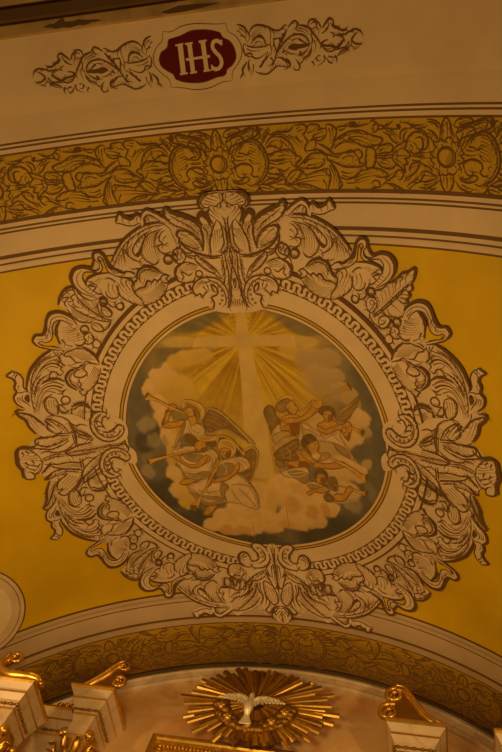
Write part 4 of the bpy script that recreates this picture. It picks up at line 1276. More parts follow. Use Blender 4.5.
LAYER = .00032   # metres of paint per layer step
class Paint:
    """flat paint laid on the vault; coordinates in centimetres"""
    def __init__(s): s.v = []; s.f = []; s.m = []; s.mats = []
    def mi(s, m):
        if m not in s.mats: s.mats.append(m)
        return s.mats.index(m)
    def poly(s, pts, m, d, smooth=True):
        P = spline(pts, True, 2.5) if smooth else [Vector((p[0], p[1])) for p in pts]
        tris = tessellate_polygon([[Vector((p.x, p.y, 0)) for p in P]])
        bm = bmesh.new(); vs = [bm.verts.new((p.x, p.y, 0)) for p in P]
        for t in tris:
            try: bm.faces.new([vs[i] for i in t])
            except ValueError: pass
        for it in range(8):
            E = [e for e in bm.edges if e.calc_length() > 4.0]
            if not E: break
            bmesh.ops.subdivide_edges(bm, edges=E, cuts=1)
            bmesh.ops.triangulate(bm, faces=[f for f in bm.faces if len(f.verts) > 3])
        b = len(s.v); bm.verts.index_update()
        for v in bm.verts: s.v.append((v.co.x, v.co.y, d))
        k = s.mi(m)
        for f in bm.faces: s.f.append([b+v.index for v in f.verts]); s.m.append(k)
        bm.free()
    def stroke(s, pts, w, m, d, taper=0, closed=False, straight=False):
        P = spline(pts, closed, 1.4) if not straight else [Vector((p[0], p[1])) for p in pts]
        n = len(P)
        if n < 2: return
        b = len(s.v); k = s.mi(m)
        for i, p in enumerate(P):
            a = P[i-1] if (i > 0 or closed) else P[i]
            c = P[(i+1) % n] if (i < n-1 or closed) else P[i]
            t = c-a
            t = t.normalized() if t.length > 1e-6 else Vector((1, 0))
            x = i/(n-1)
            if taper == 0: ww = w
            elif taper == 1: ww = w*(.42+.58*math.sin(PI*min(1, max(0, x)))**.7)
            else: ww = w*(1.05-.85*x)
            nn = Vector((-t.y, t.x))*ww/2
            s.v.append((p.x+nn.x, p.y+nn.y, d)); s.v.append((p.x-nn.x, p.y-nn.y, d))
        for i in range(n if closed else n-1):
            j = (i+1) % n
            s.f.append([b+2*i, b+2*i+1, b+2*j+1, b+2*j]); s.m.append(k)
    def ring(s, r0, r1, m, d, n=240, a0=0, a1=2*PI):
        b = len(s.v); k = s.mi(m); full = abs(a1-a0-2*PI) < 1e-6
        nr = max(1, int((r1-r0)/4)); N = n if full else n+1
        for i in range(N):
            a = a0+(a1-a0)*i/n
            for q in range(nr+1):
                r = r0+(r1-r0)*q/nr
                s.v.append((r*math.cos(a), r*math.sin(a), d))
        for i in range(n):
            j = (i+1) % N
            for q in range(nr):
                s.f.append([b+i*(nr+1)+q, b+i*(nr+1)+q+1, b+j*(nr+1)+q+1, b+j*(nr+1)+q]); s.m.append(k)
    def build(s, name, parent=None, off=(0, 0)):
        me = bpy.data.meshes.new(name)
        me.from_pydata([tuple(vault((x+off[0])/100, (y+off[1])/100, d*LAYER)) for x, y, d in s.v], [], s.f)
        me.polygons.foreach_set('material_index', s.m); me.update()
        return link(name, me, s.mats, parent)

def read(text, K=4.0):
    parts = []
    for ln in text.strip().split('\n'):
        if ln[0] == '@': parts.append((ln[1:], [])); continue
        hd, body = ln.split(':')
        segs = [[tuple(float(c)/K for c in q.split(',')) for q in sg.split()] for sg in body.split('|')]
        parts[-1][1].append((hd.split(), segs))
    return parts

TEXT = {'robe': ('robed', 2.0, .8, 1.1), 'robed': ('brown', 3.2, .5, 1.0), 'skin': ('skind', 1.2, .7, .5), 'wing': ('wingd', 1.3, .7, 1.2), 'wingd': ('brown', 1.5, .6, 1.1), 'wingl': ('wing', 1.4, .6, .8), 'hair': ('brown', 1.2, .6, .5), 'goldl': ('ochre', 1.6, .6, .5), 'cross': ('ochre', 3.0, .8, .9)}
LIMIT = None
EDGED = ('skin', 'robe', 'hair', 'brass', 'wing', 'wingl', 'goldl')
def engrave(P, pts, d, side, gap, rnd, mat='ink2', w=.62, long=1.0):
    """short strokes that lean off an outline into the leaf, as an engraver shades it"""
    S = spline(pts, False, 1.0); L = 0.0; nxt = gap
    for i in range(1, len(S)-1):
        L += (S[i]-S[i-1]).length
        if L < nxt: continue
        nxt += gap*(.7+.6*rnd.random())
        t = (S[i+1]-S[i-1])
        if t.length < 1e-6: continue
        t.normalize(); n = Vector((-t.y, t.x))*side
        cnt = getattr(rnd, 'cnt', 0)+1; rnd.cnt = cnt; notch = mat == 'ink2' and cnt % 4 == 0
        q = (n*.62+t*.78)*(2.2+3.4*rnd.random())*long*(1.5 if notch else 1); a = S[i]; c = a+q; m = a.lerp(c, .5)+t*(1.4 if notch else .5)
        if LIMIT and not LIMIT[0] < c.y < LIMIT[1]: continue
        if notch: P.stroke([(a.x, a.y), (m.x, m.y), (c.x, c.y)], 1.15, 'ink', d+.9, 2); continue
        P.stroke([(a.x, a.y), (m.x, m.y), (c.x, c.y)], w, mat, d+(.8 if mat == 'ink2' else .15), 2)
def draw(P, items, d, fu=1, fv=1, ou=0, ov=0, fill='cream', wscale=1.0, hatch='ink2', minw=0.0, shade=0.0):
    """lay one traced motif down, mirrored when fu or fv is -1; returns the last depth used (mm)"""
    T = lambda pts: [(x*fu+ou, y*fv+ov) for x, y in pts]
    rnd = random.Random(3); cen = None
    for hd, segs in items:
        c = hd[0]; A = T(segs[0])
        if c == 'f':
            P.poly(A, fill, d); cen = (sum(p[0] for p in A)/len(A), sum(p[1] for p in A)/len(A))
        elif c == 'y': P.poly(A, 'field', d+.5)
        elif c == 'd': P.poly(A, 'ink', d+1.0)
        elif c == 'o':
            P.stroke(A, float(hd[1])*(wscale if float(hd[1]) < 2.3 else 1.05), 'ink', d+1.0, 1)
            if shade and cen is None: cen = (sum(p[0] for p in A)/len(A), sum(p[1] for p in A)/len(A)); solo = True
            else: solo = False
            if shade and cen and len(A) > 2:
                k = len(A)//2; tx, ty = A[min(k+1, len(A)-1)][0]-A[k-1][0], A[min(k+1, len(A)-1)][1]-A[k-1][1]
                sd = 1 if (-ty*(cen[0]-A[k][0])+tx*(cen[1]-A[k][1])) > 0 else -1
                engrave(P, A, d, sd, shade, rnd)
            if solo: cen = None
        elif c == 'h': P.stroke(A, max(minw*.8, float(hd[1])*wscale*1.15), hatch if float(hd[1]) < 1.0 else 'ink', d+.8, 2)
        elif c == 'c':
            r = float(hd[2]); n = 16
            P.stroke([(A[0][0]+r*math.cos(2*PI*i/n), A[0][1]+r*math.sin(2*PI*i/n)) for i in range(n)], float(hd[1])*wscale, 'ink', d+1.0, 0, closed=True)
        elif c == 'H':
            B = T(segs[1]); n = int(hd[1]); m = max(len(A), len(B))
            RA, RB = resample(A, m+2), resample(B, m+2)
            for i in range(n):
                t = i/(n-1) if n > 1 else .5
                P.stroke([(a[0]+(b[0]-a[0])*t, a[1]+(b[1]-a[1])*t) for a, b in zip(RA, RB)], float(hd[2])*.95, hatch, d+.8, 2)
        elif c == 'p':
            d += .3; P.poly(A, hd[1], d, smooth=hd[1] != 'brass')
            if hd[1] in TEXT:
                ar = sum(A[i-1][0]*A[i][1]-A[i][0]*A[i-1][1] for i in range(len(A)))
                mt, gp, wd, lg = TEXT[hd[1]]; engrave(P, A+A[:1], d, 1 if ar > 0 else -1, gp, rnd, mt, wd, lg)
            if hd[1] in EDGED: P.stroke(A+A[:1], .42, 'brown', d+.12, 0, straight=hd[1] == 'brass')
        elif c == 'q': d += .3; P.poly(A, hd[1], d, smooth=False)
        elif c == 'l': P.stroke(A, float(hd[2]), hd[1], d+.3, 0)
        elif c == 'g': P.stroke(A, float(hd[2])*1.1, hd[1], d+.2, 1)
    return d
def resample(pts, n):
    P = spline(pts, False, 1.5); L = [0]
    for a, b in zip(P, P[1:]): L.append(L[-1]+(b-a).length)
    out = []
    for i in range(n):
        t = L[-1]*i/(n-1); j = 0
        while j < len(L)-2 and L[j+1] < t: j += 1
        f = (t-L[j])/max(1e-6, L[j+1]-L[j]); q = P[j].lerp(P[j+1], f); out.append((q.x, q.y))
    return out

# ------------------------------------------------------------------ the shell
def stripe_material():
    m, nt, b = new_mat('painted_vault')
    tc = nt.nodes.new('ShaderNodeTexCoord'); sp = nt.nodes.new('ShaderNodeSeparateXYZ')
    nt.links.new(tc.outputs['Object'], sp.inputs[0])
    def ramp(stops, lo, hi):
        mr = nt.nodes.new('ShaderNodeMapRange'); mr.inputs['From Min'].default_value = lo; mr.inputs['From Max'].default_value = hi
        nt.links.new(sp.outputs['Y'], mr.inputs['Value'])
        r = nt.nodes.new('ShaderNodeValToRGB'); r.color_ramp.interpolation = 'CONSTANT'
        el = r.color_ramp.elements
        while len(el) > 1: el.remove(el[-1])
        for i, (p, c) in enumerate(stops):
            q = min(1, max(0, (p-lo)/(hi-lo)))
            e = el[0] if i == 0 else el.new(q)
            e.position = q; e.color = (*c, 1)
        nt.links.new(mr.outputs['Result'], r.inputs['Fac'])
        return r
    c2 = tuple(x*.93 for x in CREAM); gl = (.55, .43, .28)
    def lines(L, base0):
        st = [(L[0][0]-9, base0)]
        return st
    near = [(-4.5, CREAM), (-3.285, c2), (-3.075, INK), (-3.045, CREAM), (-3.027, INK), (-3.014, CREAM), (-2.975, INK), (-2.955, BAND),
            (-2.412, INK), (-2.38, CREAM), (-2.347, INK), (-2.335, CREAM), (-2.318, INK), (-2.294, CREAM), (-2.10, INK), (-2.07, CREAM),
            (-2.03, INK), (-2.018, c2), (-1.998, INK), (-1.99, CREAM), (-1.968, INK), (-1.945, FIELD), (0, FIELD)]
    cf = (.60, .49, .35); gl = (.46, .355, .22)
    far = [(0, FIELD), (1.95, INK), (1.975, cf), (2.01, gl), (2.045, cf), (2.08, INK), (2.093, cf), (2.30, INK), (2.325, gl), (2.345, cf), (2.405, INK), (2.42, BAND),
           (3.00, INK), (3.02, (.40, .33, .22)), (3.055, INK), (3.065, (.45, .37, .25))]
    a = ramp(near, -4.5, 0); c = ramp(far, 0, 3.4)
    gt = nt.nodes.new('ShaderNodeMath'); gt.operation = 'GREATER_THAN'; gt.inputs[1].default_value = 0
    nt.links.new(sp.outputs['Y'], gt.inputs[0])
    mx = nt.nodes.new('ShaderNodeMix'); mx.data_type = 'RGBA'
    nt.links.new(gt.outputs[0], mx.inputs['Factor']); nt.links.new(a.outputs['Color'], mx.inputs['A']); nt.links.new(c.outputs['Color'], mx.inputs['B'])
    n = nt.nodes.new('ShaderNodeTexNoise'); n.inputs['Scale'].default_value = 2.2; n.inputs['Detail'].default_value = 7
    nt.links.new(tc.outputs['Object'], n.inputs['Vector'])
    r = nt.nodes.new('ShaderNodeValToRGB'); r.color_ramp.elements[0].position = .3; r.color_ramp.elements[1].position = .7
    r.color_ramp.elements[0].color = (.88, .88, .87, 1); r.color_ramp.elements[1].color = (1.04, 1.04, 1.04, 1)
    nt.links.new(n.outputs['Fac'], r.inputs['Fac'])
    mu = nt.nodes.new('ShaderNodeMix'); mu.data_type = 'RGBA'; mu.blend_type = 'MULTIPLY'; mu.inputs['Factor'].default_value = 1
    nt.links.new(mx.outputs['Result'], mu.inputs['A']); nt.links.new(r.outputs['Color'], mu.inputs['B'])
    nt.links.new(mu.outputs['Result'], b.inputs['Base Color'])
    b.inputs['Roughness'].default_value = .6; b.inputs['Specular IOR Level'].default_value = .3
    return m

M['vault'] = stripe_material()
def arc_pts(n, a=VA, b=VB, z=ZC):
    return [(a*math.sin(-PI/2+PI*i/n), z+b*math.cos(-PI/2+PI*i/n)) for i in range(n+1)]
def build_shell():
    # the vault, with its own origin at the medallion's centre line so that the painted stripes are measured from there
    N = 400; A = arc_pts(N); vs = []; fs = []
    ys = [NEAR, -1.5, 0.0, 2.0, 4.0, 6.0, WALL+.02]
    for y in ys: vs += [(x, y-Y0, z-CROWN) for x, z in A]
    for k in range(len(ys)-1):
        for i in range(N):
            a = k*(N+1)+i; fs.append((a, a+1, a+N+2, a+N+1))
    me = bpy.data.meshes.new('ceiling'); me.from_pydata(vs, [], fs)
    for f in me.polygons: f.use_smooth = True
    o = link('ceiling', me, ['vault']); o.location = (0, Y0, CROWN); tag(o, kind='structure')
    md = o.modifiers.new('thick', 'SOLIDIFY'); md.thickness = .25; md.offset = 1
    # side walls, altar wall, floor
    for nm, x0, x1 in (('wall_left', -VA-.25, -VA), ('wall_right', VA, VA+.25)):
        bm = bmesh.new(); box(bm, x0, x1, NEAR, WALL, 0, ZC+.02); tag(bm_obj(nm, bm, 'plaster'), kind='structure')
    bm = bmesh.new(); vs = [bm.verts.new((x, WALL, z)) for x, z in arc_pts(160)] + [bm.verts.new((VA, WALL, 0)), bm.verts.new((-VA, WALL, 0))]
    f = bm.faces.new(vs); r = bmesh.ops.extrude_face_region(bm, geom=[f])
    bmesh.ops.translate(bm, verts=[v for v in r['geom'] if isinstance(v, bmesh.types.BMVert)], vec=(0, .25, 0))
    tag(bm_obj('wall_back', bm, 'wallmarble'), kind='structure')
    bm = bmesh.new(); box(bm, -VA-.25, VA+.25, -9, WALL+.25, -.2, 0); tag(bm_obj('floor', bm, 'stone'), kind='structure')
    # moulded arch on the altar wall, just inside the vault
    prof = [(0.0, 0.0), (0.0, .05), (.05, .075), (.07, .06), (.13, .05), (.15, .06), (.17, .03), (.17, 0.0)]
    sweep_arch('trim_1', prof, WALL, -1, 'marble', .005)
    # the dark mouldings of the nave arch at the near end
    for nm, v0, v1, d0, d1, mt in (('trim_2', -4.0, -3.88, .0, .03, 'olive'), ('trim_3', -4.12, -4.0, .02, .06, 'dark'), ('trim_4', -4.3, -4.12, .0, .035, 'olive')):
        bm = bmesh.new(); n = 240; prevs = None
        for i in range(n+1):
            u = -4.6+9.2*i/n
            q = [bm.verts.new(vault(u, v1, -.02)), bm.verts.new(vault(u, v1, d1*.6)), bm.verts.new(vault(u, v1-.02, d1)), bm.verts.new(vault(u, v0+.02, d1)), bm.verts.new(vault(u, v0, d0)), bm.verts.new(vault(u, v0, -.02))]
            if prevs:
                for k in range(5): bm.faces.new((prevs[k], prevs[k+1], q[k+1], q[k]))
            prevs = q
        tag(bm_obj(nm, bm, mt, smooth=False), kind='structure')

def box(bm, x0, x1, y0, y1, z0, z1):
    v = [bm.verts.new((x, y, z)) for x in (x0, x1) for y in (y0, y1) for z in (z0, z1)]
    for q in ((0, 1, 3, 2), (4, 6, 7, 5), (0, 4, 5, 1), (2, 3, 7, 6), (0, 2, 6, 4), (1, 5, 7, 3)): bm.faces.new([v[i] for i in q])
    return v
def sweep_arch(name, prof, y, sgn, mt, inset):
    bm = bmesh.new(); n = 200; prev = None
    for i in range(n+1):
        a = -PI/2+PI*i/n; st, ct = math.sin(a), math.cos(a)
        nx, nz = st/VA, ct/VB; L = math.hypot(nx, nz)
        q = [bm.verts.new((VA*st-nx/L*(r+inset), y+sgn*h, ZC+VB*ct-nz/L*(r+inset))) for r, h in prof]
        if prev:
            for k in range(len(q)-1): bm.faces.new((prev[k], prev[k+1], q[k+1], q[k]))
        prev = q
    return tag(bm_obj(name, bm, mt), kind='structure')

# ------------------------------------------------------------------ medallion: the picture
PIG = {'slate': (.155, .15, .12), 'slate2': (.28, .25, .18), 'dark': (.085, .083, .065), 'tan': (.40, .30, .15), 'gold': (.68, .49, .05), 'goldy': (.60, .44, .08),
       'cloud': (.74, .54, .26), 'cloudg': (.66, .48, .10), 'cloudt': (.47, .36, .19), 'cloudw': (.66, .50, .26), 'olive': (.42, .33, .12), 'cross': (.62, .47, .18), 'grey': (.40, .345, .235), 'orange': (.50, .28, .05), 'ray': (.33, .18, .014)}
def build_sky(parent):
    NR, NA, R = 150, 520, 134.5
    V = [(0.0, 0.0)] + [(R*(i/NR)*math.cos(2*PI*j/NA), R*(i/NR)*math.sin(2*PI*j/NA)) for i in range(1, NR+1) for j in range(NA)]
    F = [(0, 1+j, 1+(j+1) % NA) for j in range(NA)]
    for i in range(NR-1):
        for j in range(NA):
            a = 1+i*NA+j; b = 1+i*NA+(j+1) % NA; F.append((a, a+NA, b+NA, b))
    X = np.array(V)
    nz = np.array([[noise.fractal(Vector((x*.045, y*.045, 3.1)), 1.0, 2.0, 5), noise.fractal(Vector((x*.045, y*.045, 9.7)), 1.0, 2.0, 5), noise.fractal(Vector((x*.09, y*.09, 20.)), 1.0, 2.0, 4)] for x, y in V])
    W = X + nz[:, :2]*5.0
    col = np.tile(np.array(PIG['slate']), (len(X), 1))
    cx, cy = 0.2, -100.0
    ang = np.arctan2(X[:, 1]-cy, X[:, 0]-cx); rad = np.hypot(X[:, 0]-cx, X[:, 1]-cy)
    rr = np.array([noise.fractal(Vector((math.cos(a)*13, math.sin(a)*13, r*.004)), .8, 2.1, 5) for a, r in zip(ang, rad)])
    ray = np.clip(.45+1.9*rr, 0, 1)
    for ln in SKY.strip().split('\n'):
        t = ln.split(); x, y = map(float, t[0].split(',')); rx, ry, rot = map(float, t[1:4]); c = np.array(PIG[t[4]]); al, so = float(t[5]), float(t[6])
        if t[4].startswith('cloud'): so *= .55; al = min(1, al+.05)
        a = math.radians(rot); dx, dy = W[:, 0]-x, W[:, 1]-y
        if t[4] in ('gold', 'goldy', 'cross', 'olive'): dx, dy = X[:, 0]-x, X[:, 1]-y
        q = np.hypot((dx*math.cos(a)+dy*math.sin(a))/rx, (-dx*math.sin(a)+dy*math.cos(a))/ry)
        k = np.clip((1+so*.35-q)/(so*.9+.05), 0, 1); k = k*k*(3-2*k)*al
        cc = np.tile(c, (len(X), 1))
        if t[4] == 'gold':
            near = np.clip(1.35-rad/95, 0, 1)*(.25+.75*np.clip((rad-4)/25, 0, 1))
            m = (ray*near*.85)[:, None]; cc = cc*(1-m)+np.array(PIG['ray'])*m
        elif t[4].startswith('cloud'):
            sh = np.clip(.26*dy/ry+.34*nz[:, 2], -.3, .5)[:, None]
            cc = cc*(1-np.abs(sh))+np.where(sh > 0, np.array((.36, .235, .085)), np.array((.74, .58, .34)))*np.abs(sh)
        col = col*(1-k[:, None])+cc*k[:, None]
    col *= (1+.14*nz[:, 2])[:, None]
    me = bpy.data.meshes.new('sky_panel'); me.from_pydata([tuple(vault(x/100, y/100, 2.5*LAYER)) for x, y in V], [], F)
    at = me.color_attributes.new('pigment', 'FLOAT_COLOR', 'POINT')
    at.data.foreach_set('color', np.concatenate([np.clip(col, 0, 1), np.ones((len(X), 1))], 1).ravel().astype(np.float32))
    m, nt, b = new_mat('fresco_pigment')
    an = nt.nodes.new('ShaderNodeAttribute'); an.attribute_name = 'pigment'
    nt.links.new(an.outputs['Color'], b.inputs['Base Color']); b.inputs['Roughness'].default_value = .7; b.inputs['Specular IOR Level'].default_value = .25
    return link('sky_panel', me, [m], parent)

def build_picture():
    root = empty('medallion_painting', vault(0, 0), 'round ceiling painting of trumpet blowing angels around a radiant cross, inside the scrolled surround', 'painting')
    build_sky(root)
    P = Paint(); pts = [tuple(float(c)/4 for c in q.split(',')) for q in CROSS.split()]
    P.poly(pts, 'cross', 3.0, smooth=False)
    c = P.build('cross', root); c['label'] = 'pale yellow painted cross'
    for sg in SEAM.split('|'):
        P = Paint(); P.stroke([tuple(float(c)/4 for c in q.split(',')) for q in sg.split()], .5, 'seam', 3.0); P.build('crack_line', root)
    d = 3.4; objs = {}; lst = read(ANGELS)
    order = ['angel_d', 'angel_f', 'angel_e', 'angel_g', 'angel_a', 'angel_b', 'angel_c']
    byname = {n.split('|')[0]: (n, it) for n, it in lst}
    for key in order:
        for sub in ('.wing', '', '.trumpet'):
            pass
    made = {}
    for key in order:
        seq = [key+'.wing', key, key+'.trumpet'] if key not in ('angel_e',) else [key, key+'.wing', key+'.trumpet']
        for k2 in seq:
            if k2 not in byname: continue
            P = Paint(); d = draw(P, byname[k2][1], d)+.45
            made[k2] = P
    for key in order:
        a = made[key].build('angel', root); a['label'] = byname[key][0].split('|')[1]
        for sub in ('wing', 'trumpet'):
            if key+'.'+sub in made: made[key+'.'+sub].build(sub, a)
    return d

def build_frame(d):
    root = empty('acanthus_surround', vault(0, 0), 'painted cream surround of acanthus scrolls and ribbons ringing the round ceiling painting', 'painted surround')
    D = dict(read(FRAME)); D2 = dict(read(FRAME2))
    P = Paint()
    g = D['ground'][0][1][0]
    for fu in (1, -1):
        for fv in (1, -1):
            if fv == 1 and fu == 1: P.poly([(x*fu, y) for x, y in g], 'cream', 1.2)
            else:
                q = []
                for x, y in g:
                    r = math.hypot(x, y); k = 224/r if (r > 224 and abs(abs(math.degrees(math.atan2(-y, x)))-45) < 9) else 1
                    q.append((x*fu*k, y*k if fv == 1 else (min(-y, 228) if abs(x) < 30 else -y*k)))
                P.poly(q, 'cream', 1.2)
    P.build('ground', root)
    # turned mouldings painted round the picture
    P = Paint(); P.ring(133, 172, 'cream', d, 360)
    for r0, r1, m in ((133.0, 133.7, 'ink2'), (136.0, 137.2, 'ink'), (137.2, 139.0, 'goldpaint'), (139.0, 140.3, 'ink')): P.ring(r0, r1, m, d+.5, 360)
    P.build('gilt_fillet', root)
    P = Paint(); P.ring(156.5, 169, 'ink', d+.5, 360)
    n = 98; K = 16; pts = []
    for i in range(n*K):
        a = 2*PI*i/(n*K); ph = 2*PI*(i % K)/K
        r = 162.7+4.0*math.sin(ph); a2 = a-.0080*math.sin(2*ph)
        pts.append((r*math.cos(a2), r*math.sin(a2)))
    P.stroke(pts, 2.9, 'cream', d+.9, 0, closed=True, straight=True)
    for i in range(n):
        a = 2*PI*(i+.25)/n; P.poly([(158.6*math.cos(a)+.9*math.cos(q*PI/3), 158.6*math.sin(a)+.9*math.sin(q*PI/3)) for q in range(6)], 'cream', d+.9, smooth=False)
    P.build('scalloped_moulding', root)
    P = Paint(); P.ring(170.2, 174, 'cream', d, 360)
    P.ring(173.2, 177.2, 'ink', d+.6, 300, math.radians(200), math.radians(340)); P.ring(174, 175.6, 'ink', d+.6, 300, math.radians(-20), math.radians(200))
    P.build('outer_fillet', root)
    d += 1.5
    four = ['acanthus_scroll', 'side_acanthus_scroll', 'ribbon_acanthus', 'berry_acanthus', 'berry_leaf', 'curled_leaf', 'curled_leaf_side', 'split_leaf', 'ribbon', 'scroll_ribbon', 'side_ribbon', 'crest_ribbon', 'ring_volute']
    names = {'side_acanthus_scroll': 'acanthus_scroll', 'curled_leaf_side': 'curled_leaf', 'ribbon_acanthus': 'acanthus_leaf', 'berry_acanthus': 'acanthus_leaf', 'scroll_ribbon': 'ribbon', 'side_ribbon': 'ribbon', 'crest_ribbon': 'ribbon', 'ring_volute': 'volute'}
    for nm in four:
        if nm == 'ring_volute':
            for fu in (1, -1):
                P = Paint(); draw(P, D['fleuron'], d, fu, 1, wscale=1.3, shade=1.9); P.build('fleuron', root)
            d += 1.3
        for fv in (1, -1):
            for fu in (1, -1):
                P = Paint()
                if nm == 'split_leaf' and (fu, fv) != (1, 1):
                    draw(P, D['shell_leaf'], d, -fu, fv, wscale=1.3, shade=1.7); P.build('shell_leaf', root); continue
                draw(P, D[nm], d, fu, fv, wscale=1.3, shade=0 if 'ribbon' in nm and 'acan' not in nm else 1.7)
                P.build(names.get(nm, nm), root)
        d += 1.3
    P = Paint(); draw(P, D['crest'], d, 1, 1, wscale=1.3, shade=1.9); draw(P, D['crest'], d, -1, 1, wscale=1.3, shade=1.9); P.build('crest', root)
    P = Paint(); draw(P, D2['lower_palmette'], d, 1, 1, wscale=1.3, shade=1.9); draw(P, D2['lower_palmette'], d, -1, 1, wscale=1.3, shade=1.9); P.build('palmette', root)

# ------------------------------------------------------------------ bands and the monogram
def build_bands():
    global LIMIT
    R = dict(read(BANDR)); Lf = dict(read(BANDL))
    for far in (False, True):
        v0 = 272.0 if far else -266.4
        fv = -1 if far else 1; LIMIT = (242.5, 299.5) if far else (-295, -241.5)
        lab = 'ochre band of painted acanthus foliage along the altar end of the vault' if far else 'ochre band of painted acanthus foliage below the crimson monogram'
        root = empty('foliage_band', vault(0, v0/100), lab, 'painted border', 'painted foliage bands across the vault')
        sc = 1.0
        for u0, fu in ((0, 1), (203, 1), (-203, -1), (406, 1), (-406, -1)):
            P = Paint(); draw(P, R['rosette'], 1.0, fu, fv, u0, v0, hatch='ink', wscale=1.25, shade=1.7); P.build('rosette', root)
        for u0, fu in ((0, 1), (203, 1), (0, -1), (-203, -1), (406, 1), (-406, -1)):
            P = Paint(); draw(P, R['side_scroll'], 1.0, fu, fv, u0, v0, hatch='ink', wscale=1.25, shade=1.7); P.build('scroll', root)
        for nm, pn in (('leaf_spray', 'leaf_spray'), ('lily_stem', 'lily'), ('near_leaf', 'leaf')):
            for u0, fu in ((0, 1), (0, -1), (203, 1), (-203, -1)):
                P = Paint(); draw(P, Lf[nm], 1.0, fu, fv, u0, v0, hatch='ink', wscale=1.25, shade=1.7); P.build(pn, root)

def build_monogram():
    global LIMIT
    LIMIT = None
    root = empty('monogram_cartouche', vault(-.04, -3.56), 'crimson cartouche with cream letters IHS painted above the foliage band', 'emblem')
    d = 1.0
    for nm, it in read(CART):
        P = Paint(); d2 = draw(P, it, d)
        P.build(nm, root)
        if nm == 'red_field': d = d2+1.4
    S = read(SCROLL)[0][1]
    for fu, s in ((1, 'right'), (-1, 'left')):
        P = Paint(); draw(P, S, 1.0, fu, 1, 0.5 if fu == 1 else -10.5, 0, wscale=1.35, shade=2.0)
        o = P.build('acanthus_ornament'); tag(o, 'brown painted acanthus scroll to the %s of the crimson monogram' % s, 'painted ornament', 'scrolls beside the monogram')

def build_roundel():
    root = empty('painted_roundel', vault(-3.29, 1.57), 'cream painted roundel with brown rims at the left edge of the yellow field', 'painted roundel')
    cu, cv = -330.0, 156.0
    def ell(k, j=0): return [(cu+k*53*math.cos(a)*(1.0), cv+k*55*math.sin(a)) for a in [2*PI*i/72 for i in range(72)]]
    P = Paint(); P.poly(ell(1.0), 'cream', 1.0); P.stroke(ell(1.0), 1.6, 'ink', 1.6, 0, closed=True); P.stroke(ell(.90), .8, 'ink', 1.6, 0, closed=True); P.build('border', root)
    P = Paint(); P.poly([(cu+39*math.cos(2*PI*i/48), cv+39*math.sin(2*PI*i/48)) for i in range(48)], 'pale', 1.8); P.build('centre_panel', root)  # lit inner area painted as a lighter disc

def build_stain():
    for pts, lb in (([(-131, -393), (-124, -395), (-121, -394.5), (-117, -396.5), (-114, -398), (-112, -397.8), (-111, -395), (-104, -394.6), (-100, -395.4), (-92, -394), (-84, -393.6), (-80, -392), (-90, -391.6), (-95, -390.4), (-101, -391.2), (-108, -389.8), (-113, -391), (-120, -390.6), (-124, -392)], 'ragged dark peeling patch on the olive moulding at the upper left'),
                    ([(-30, -392), (-14, -395), (4, -394.5), (22, -393), (6, -391), (-12, -390), (-24, -390)], 'faint dark stain on the olive moulding above the crimson monogram')):
        P = Paint(); P.poly(pts, 'dark', 97, smooth=False); tag(P.build('peeling_patch'), lb, 'stain', 'stains on the near moulding')

# ------------------------------------------------------------------ the altar top
def tube_curve(pts, radii, n=10, flat=1.0):
    """bmesh tube through 3D points with a radius at each; flat squeezes it along y"""
    bm = bmesh.new(); rings = []
    for i, p in enumerate(pts):
        t = (pts[min(i+1, len(pts)-1)]-pts[max(i-1, 0)]).normalized()
        side = Vector((0, 1, 0)); up = t.cross(side)
        if up.length < 1e-4: up = Vector((0, 0, 1))
        up.normalize(); side = up.cross(t).normalized()
        rings.append([bm.verts.new(p + up*math.cos(2*PI*k/n)*radii[i] + side*math.sin(2*PI*k/n)*radii[i]*flat) for k in range(n)])
    for a, b in zip(rings, rings[1:]):
        for k in range(n): bm.faces.new((a[k], a[(k+1) % n], b[(k+1) % n], b[k]))
    bm.faces.new(rings[0][::-1]); bm.faces.new(rings[-1])
    return bm

